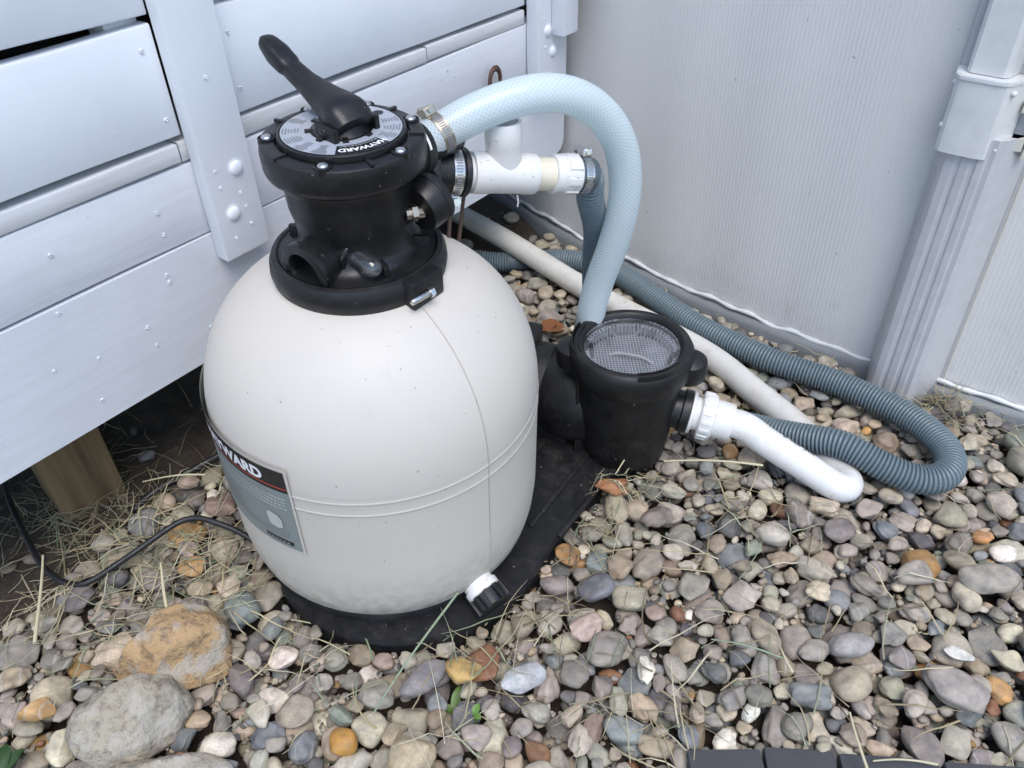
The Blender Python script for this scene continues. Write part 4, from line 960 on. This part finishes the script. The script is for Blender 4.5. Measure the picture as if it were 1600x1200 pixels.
def rand_xy(n):
    k = rng.integers(0, len(xs_ok), n); return list(zip(xs_ok[k], ys_ok[k]))
area = len(xs_ok) * RES * RES
N1 = int(area / (pi *   .0148 ** 2 * .80) * 2.0)
for it in range(N1):
    a_, b_, c_ = size()
    if it > N1 * .75: a_, b_, c_ = a_ * .85, b_ * .85, c_ * .85
    drop(rand_xy(16 if it > N1 * .6 else (8 if it > N1 * .3 else 3)), a_, b_, c_, rng.uniform(0, pi))
# stones picked out in the photograph
for x, y, a_, b_, c_, yaw, col in ((.613, .647, .040, .022, .014, -.15, (.30, .275, .24)), (.520, .507, .036, .023, .014, -.6, (.30, .27, .25)), (.406, .581, .029, .018, .014, .1, (.34, .32, .31)), (.549, .553, .020, .011, .006, -.4, (.72, .70, .64)),
        (.663, .753, .017, .012, .011, 0, (.55, .27, .11)), (.138, .835, .026, .016, .013, -.3, (.30, .13, .055)), (-.061, .555, .025, .016, .014, -.2, (.40, .27, .10)), (-.196, .477, .017, .016, .014, 0, (.42, .22, .05)),
        (-.564, .516, .022, .016, .014, .5, (.42, .26, .11)), (-.127, .449, .030, .024, .017, .3, (.40, .33, .22)), (-.448, .832, .025, .018, .014, .1, (.27, .19, .16)), (.092, .599, .026, .017, .015, .5, (.48, .37, .32)), (.54, .673, .028, .018, .013, .1, (.30, .27, .235)),
        (-.105, .545, .036, .017, .014, .75, (.20, .185, .19)), (.012, .53, .030, .018, .012, .3, (.40, .41, .43))):
    drop([(x + dx, y + dy) for dx in (-.008, 0, .008) for dy in (-.008, 0, .008)], a_, b_, c_, yaw, col, None, False, .06)
# a few stones on the bare earth
kb = np.argwhere(Bare & ~Block & (offm > -.55))
for _ in range(150):
    i, j = kb[rng.integers(len(kb))]; a_, b_, c_ = size(); 
    if rng.random() < math.exp(offm[i, j] * 5): drop([(hx[i], hy[j])], a_ * .8, b_ * .8, c_ * .8, rng.uniform(0, pi))

# which stones show largest: seen from above, inside the frame, not behind the tank or pump
cnt = np.bincount(Own[Own >= 0].ravel(), minlength=len(stones)).astype(float)
camp = np.array([0, 0, CAM_H]); score = np.zeros(len(stones)); f_px = 1267.
def hidden(p):
    for (cx_, cy_, r_, zt) in ((-.175, .805, .205, .40), (PX, PY, .085, .22)):
        for t in np.linspace(.3, .995, 40):
            q = camp + (p - camp) * t
            if q[2] < zt and (q[0] - cx_) ** 2 + (q[1] - cy_) ** 2 < r_ * r_: return True
    return False
for i, s in enumerate(stones):
    p = np.array(s[:3]); d = p - camp; dz = d @ np.array(fw); px = 800 + f_px * (d @ np.array(ux)) / dz; py = 600 + f_px * (d @ np.array(vx)) / dz
    if -10 < px < 1610 and py < 1215 and cnt[i] > 0 and not hidden(p): score[i] = cnt[i] * RES * RES / dz ** 2
order = np.argsort(-score); hero = set(order[:290].tolist())
def stone_mat(s):
    cy_, sy_ = cos(s[6]), sin(s[6]); Rz = np.array([[cy_, -sy_, 0], [sy_, cy_, 0], [0, 0, 1]])
    Rx = np.array([[1, 0, 0], [0, cos(s[7]), -sin(s[7])], [0, sin(s[7]), cos(s[7])]]); Ry = np.array([[cos(s[8]), 0, sin(s[8])], [0, 1, 0], [-sin(s[8]), 0, cos(s[8])]])
    return Rz @ Ry @ Rx
hi = {}
AV, AF, AC, base_i = [], [], [], 0
for i, s in enumerate(stones):
    k = s[9]
    if i in hero:
        if k not in hi:
            V, F = PHI[k]; me = bpy.data.meshes.new('pebble'); me.from_pydata(V.tolist(), [], F.tolist()); fix_normals(me); me.shade_smooth(); me.materials.append(MAT['stone_o']); hi[k] = me
        o = bpy.data.objects.new('pebble', hi[k]); C.objects.link(o); o.parent = ground
        m = Matrix(stone_mat(s).tolist()).to_4x4() @ Matrix.Diagonal((s[3], s[4], s[5], 1)); m.translation = s[:3]
        o.matrix_local = m; o.color = (*s[10], 1)
    else:
        if cnt[i] < 2: continue
        V, F = (PLO if cnt[i] > 14 else PLL)[k]
        W = (V * np.array(s[3:6])) @ stone_mat(s).T + np.array(s[:3])
        AV.append(W); AF.append(F + base_i); base_i += len(V); AC.append(np.tile(np.array([*s[10], s[11]], np.float32), (len(V), 1)))
# coarse grit down in the gaps between the stones
low_ = np.argwhere((Hm < .004) & ~Block & ~Bare & (Hm < Ceil - .008))
for q in rng.integers(0, len(low_), 6500):
    i, j = low_[q]; rad = rng.uniform(.0022, .0058); k = int(rng.integers(NPROTO)); V, F = PLL[k]
    W = V * np.array([rad, rad * rng.uniform(.6, .95), rad * rng.uniform(.5, .8)]); t_ = rng.uniform(0, 6.28)
    W = W @ np.array([[cos(t_), sin(t_), 0], [-sin(t_), cos(t_), 0], [0, 0, 1]]) + np.array([hx[i] + rng.uniform(-.002, .002), hy[j] + rng.uniform(-.002, .002), Hm[i, j] + rad * .35])
    col = np.clip(pc[rng.choice(len(pc), p=pw)] * rng.uniform(.7, 1.2), .02, .8)
    AV.append(W); AF.append(F + base_i); base_i += len(V); AC.append(np.tile(np.array([*col, rng.random()], np.float32), (len(V), 1)))
AV = np.concatenate(AV); AF = np.concatenate(AF); AC = np.concatenate(AC)
me = bpy.data.meshes.new('small_gravel'); me.vertices.add(len(AV)); me.vertices.foreach_set('co', AV.astype(np.float32).ravel())
me.loops.add(AF.size); me.loops.foreach_set('vertex_index', AF.astype(np.int32).ravel())
me.polygons.add(len(AF)); me.polygons.foreach_set('loop_start', np.arange(0, AF.size, 3, dtype=np.int32)); me.update(calc_edges=True); me.shade_smooth()
at = me.attributes.new('stone_colour', 'FLOAT_COLOR', 'POINT'); at.data.foreach_set('color', AC.ravel())
me.materials.append(MAT['stone_a'])
gv = bpy.data.objects.new('small_gravel', me); C.objects.link(gv); gv.parent = ground; gv['kind'] = 'stuff'
print('stones', len(stones), 'tris', len(AF), 'mean h', Hm[~Block & ~Bare].mean())

# ================================================================== dry grass, straw and small plants
def hz(x, y):
    i, j = int((x - X0) / RES), int((y - Y0) / RES)
    if 0 <= i < len(hx) and 0 <= j < len(hy): return Hm[i, j]
    return -.02
GV, GF, GC = [], [], []
def blade(x, y, yaw, L, w, lift, col, curve, z0=None, seg=5):
    b = len(GV); px, py = x, y; pts = []
    for k in range(seg + 1):
        t = k / seg; a = yaw + curve * t; 
        if k: px += cos(a) * L / seg; py += sin(a) * L / seg
        pts.append([px, py, 0])
    h = np.array([hz(q[0], q[1]) for q in pts]); hs = np.maximum(h, np.interp(np.arange(seg + 1), [0, seg], [h[0], h[-1]])) ; hs = (hs + np.max(hs)) / 2
    for k, q in enumerate(pts): q[2] = (hs[k] if z0 is None else z0) + .0015 + lift * (k / seg) ** 1.3 + .002 * sin(k * 2.1 + yaw)
    for k, q in enumerate(pts):
        a = yaw + curve * k / seg; ww = w * (1 - .75 * (k / seg) ** 2)
        n = (-sin(a) * ww, cos(a) * ww)
        GV.extend([(q[0] + n[0], q[1] + n[1], q[2]), (q[0] - n[0], q[1] - n[1], q[2]), (q[0], q[1], q[2] + ww * .6)])
        GC.extend([(*col, 1)] * 3)
    for k in range(seg):
        for m in range(3): GF.append((b + 3 * k + m, b + 3 * k + (m + 1) % 3, b + 3 * k + 3 + (m + 1) % 3, b + 3 * k + 3 + m))
    GF.append((b, b + 1, b + 2))
STRAW = [(.42, .36, .22), (.34, .28, .16), (.26, .21, .12), (.30, .31, .20), (.20, .23, .14), (.48, .43, .30), (.16, .12, .07)]
def scatter(n, cx,  cy, sx, sy, L=(.02, .08), w=(.0004, .0013), lift=(0, .02), pal=STRAW):
    for _ in range(int(n * (.38 if cx < -.3 else .22))):
        x, y = rng.normal(cx, sx), rng.normal(cy, sy)
        i, j = int((x - X0) / RES), int((y - Y0) / RES)
        if not (0 <= i < len(hx) and 0 <= j < len(hy)): continue
        if (x - PC[0]) ** 2 + (y - PC[1]) ** 2 < (PR + .02) ** 2 or (x + .176) ** 2 + (y - .808) ** 2 < .200 ** 2: continue
        blade(x, y, rng.uniform(0, 2 * pi), rng.uniform(*L), rng.uniform(*w), rng.uniform(*lift), np.array(pal[rng.integers(len(pal))]) * rng.uniform(.75, 1.15), rng.normal(0, .45))
scatter(560, -.58, .78, .13, .09, (.02, .11)); scatter(420, -.47, .70, .11, .07, (.03, .13)); scatter(170, -.68, .86, .09, .08)
scatter(110, -.36, .61, .07, .06); scatter(90, -.5, .55, .12, .08)
scatter(90, -.25, .54, .09, .04, (.03, .09)); scatter(210, -.03, .575, .06, .055, (.03, .11)); scatter(150, .06, .70, .045, .07, (.03, .10))
scatter(120, .10, .80, .05, .05, (.03, .10)); scatter(130, .17, .865, .05, .025, (.03, .10)); scatter(130, .30, .83, .07, .05, (.03, .11))
scatter(330, .74, 1.045, .055, .035, (.02, .09)); scatter(140, .84, .98, .07, .04); scatter(110, .62, 1.15, .05, .06, (.02, .06)); scatter(150, .44, 1.06, .08, .06, (.02, .07)); scatter(120, .33, 1.38, .10, .08, (.02, .06))
scatter(260, .30, .60, .22, .13, (.03, .12)); scatter(200, .55, .72, .16, .12, (.03, .10)); scatter(110, .30, .47, .18, .03, (.03, .10)); scatter(120, .0, .48, .2, .04, (.03, .10)); scatter(120, -.60, .95, .15, .1, (.03, .12))
scatter(60, .05, .86, .04, .06, (.02, .07), (.0004, .0008), (0, .006)); scatter(40, -.02, .66, .04, .03, (.02, .07), (.0004, .0008), (0, .006))
# matted tuft at the foot of the upright and at the timber footing
for _ in range(320):
    x, y = rng.normal(.745, .035), rng.normal(1.055, .028)
    if (x - PC[0]) ** 2 + (y - PC[1]) ** 2 < (PR + .022) ** 2: continue
    blade(x, y, rng.uniform(0, 6.28), rng.uniform(.02, .06), rng.uniform(.0005, .001), rng.uniform(-.005, .02), np.array(STRAW[rng.integers(3)]) * rng.uniform(.6, 1.1), rng.normal(0, 1.2), max(hz(x, y), 0) + rng.uniform(0, .018))
for _ in range(120):
    x, y = rng.normal(-.66, .07), rng.normal(.84, .04)
    blade(x, y, rng.uniform(0, 6.28), rng.uniform(.03, .10), rng.uniform(.0005, .001), rng.uniform(-.005, .03), np.array(STRAW[rng.integers(5)]) * rng.uniform(.5, 1.0), rng.normal(0, 1.2), hz(x, y) + rng.uniform(0, .02))
me = bpy.data.meshes.new('dry_grass'); me.from_pydata(GV, [], GF); at = me.attributes.new('blade_colour', 'FLOAT_COLOR', 'POINT')
at.data.foreach_set('color', np.array(GC, np.float32).ravel()); me.materials.append(MAT['straw'])
dg_ = bpy.data.objects.new('dry_grass', me); C.objects.link(dg_); dg_['kind'] = 'stuff'; dg_['label'] = 'dry grass clippings scattered over the gravel'; dg_['category'] = 'grass'

# single long stalks
def stalk(a, b, za, zb, w, mat, label):
    n = 9; P = []
    for k in range(n):
        t = k / (n - 1); x = a[0] + (b[0] - a[0]) * t; y = a[1] + (b[1] - a[1]) * t; P.append((x + .003 * sin(t * 3 + a[0] * 9), y + .003 * sin(t * 2.4), za + (zb - za) * t + .004 * sin(pi * t)))
    o = obj('grass_stalk', tube(np.array(P), w * np.linspace(.6, 1, n), 7), MAT[mat], None, 60); return tag(o, label, 'stalk', 'long straw stalks on the gravel')
stalk((-.645, .721), (-.604, .592), .060, .045, .0026, 'stalk', 'thick pale straw stalk lying at the far left beside the black cable')
stalk((-.477, .697), (-.446, .629), .066, .050, .0024, 'stalk', 'short thick pale straw stalk behind the ochre rock')
stalk((-.566, .871), (-.463, .870), .045, .055, .0016, 'stalk', 'slender tan stalk over the earth under the deck')
stalk((-.168, .49), (-.080, .634), .040, .065, .0017, 'stalk_green', 'long grey green stem leaning on the black base in front of the tank')
stalk((.370, .470), (.372, .395), .050, .036, .0019, 'stalk', 'straw stalk crossing from the gravel onto the dark pavers')
stalk((.385, .424), (.452, .416), .030, .030, .0015, 'stalk', 'thin pale stalk lying along the edge of the dark pavers')
stalk((.224, .878), (.374, .856), .050, .055, .0019, 'stalk', 'long brown twig on the gravel below the white union')
stalk((.232, .570), (.318, .539), .048, .048, .0014, 'stalk_green', 'thin green grey stem in the middle of the front gravel')
stalk((.314, .558), (.322, .520), .048, .048, .0017, 'stalk', 'short straw bit standing out in the front right gravel')
stalk((.150, .868), (.212, .925), .035, .085, .0016, 'stalk', 'bent dry stalk leaning against the black strainer pot')

# seedlings
def leaf_geo(base, yaw, L, w, rise, droop=.4):
    V, F = [], []; n = 7
    for k in range(n + 1):
        t = k / n; d = L * t; z = rise * t - droop * L * t * t; ww = w * sin(pi * min(1, t * .92 + .06)) ** .8
        for s in (-1, 0, 1): V.append((base[0] + cos(yaw) * d - sin(yaw) * ww * s, base[1] + sin(yaw) * d + cos(yaw) * ww * s, base[2] + z + abs(s) * ww * .25))
    m = len(V)
    for k in range(n):
        for j in (0, 1): F.append((3 * k + j, 3 * k + j + 1, 3 * k + 4 + j, 3 * k + 3 + j))
    V += [(v[0], v[1], v[2] - .0006) for v in V[:m]]; F += [tuple(i + m for i in f[::-1]) for f in F]
    return V, F
def seedling(x, y, leaves, mat, label):
    z = hz(x, y); t = thing('seedling', (x, y, z), label, 'plant')
    obj('stem', tube(np.array([(x, y, z - .01), (x + .001, y, z + .005), (x, y + .001, z + .014)]), .0014, 6), MAT[mat], t, 60)
    for yaw, L, w, rise in leaves: obj('leaf', leaf_geo((x, y, z + .012), yaw, L, w, rise), MAT[mat], t, 60)
seedling(-.083, .515, ((1.3, .030, .006, .026), (3.0, .018, .0055, .010), (2.4, .013, .004, .012), (4.4, .012, .004, .006)), 'leaf', 'bright green seedling with upright leaf between stones before the tank')
seedling(-.055, .487, ((1.1, .013, .0045, .010), (-.6, .010, .004, .006)), 'leaf', 'tiny low green seedling nearest the bottom centre')
seedling(-.575, .435, ((1.9, .036, .009, .014), (1.2, .030, .008, .012), (2.7, .028, .008, .008)), 'leaf_dark', 'dark leafy weed at the bottom left corner')
dl = thing('dead_leaf', (.082, 1.262, hz(.082, 1.262)), 'curled rust brown dead leaf on gravel left of the pump', 'leaf')
z_ = hz(.082, 1.262) + .006
obj('leaf_blade', merge(leaf_geo((.055, 1.262, z_), .1, .052, .022, .010, .3), leaf_geo((.070, 1.255, z_ + .001), 1.3, .035, .014, .012, .3)), MAT['leaf_dead'], dl, 60)
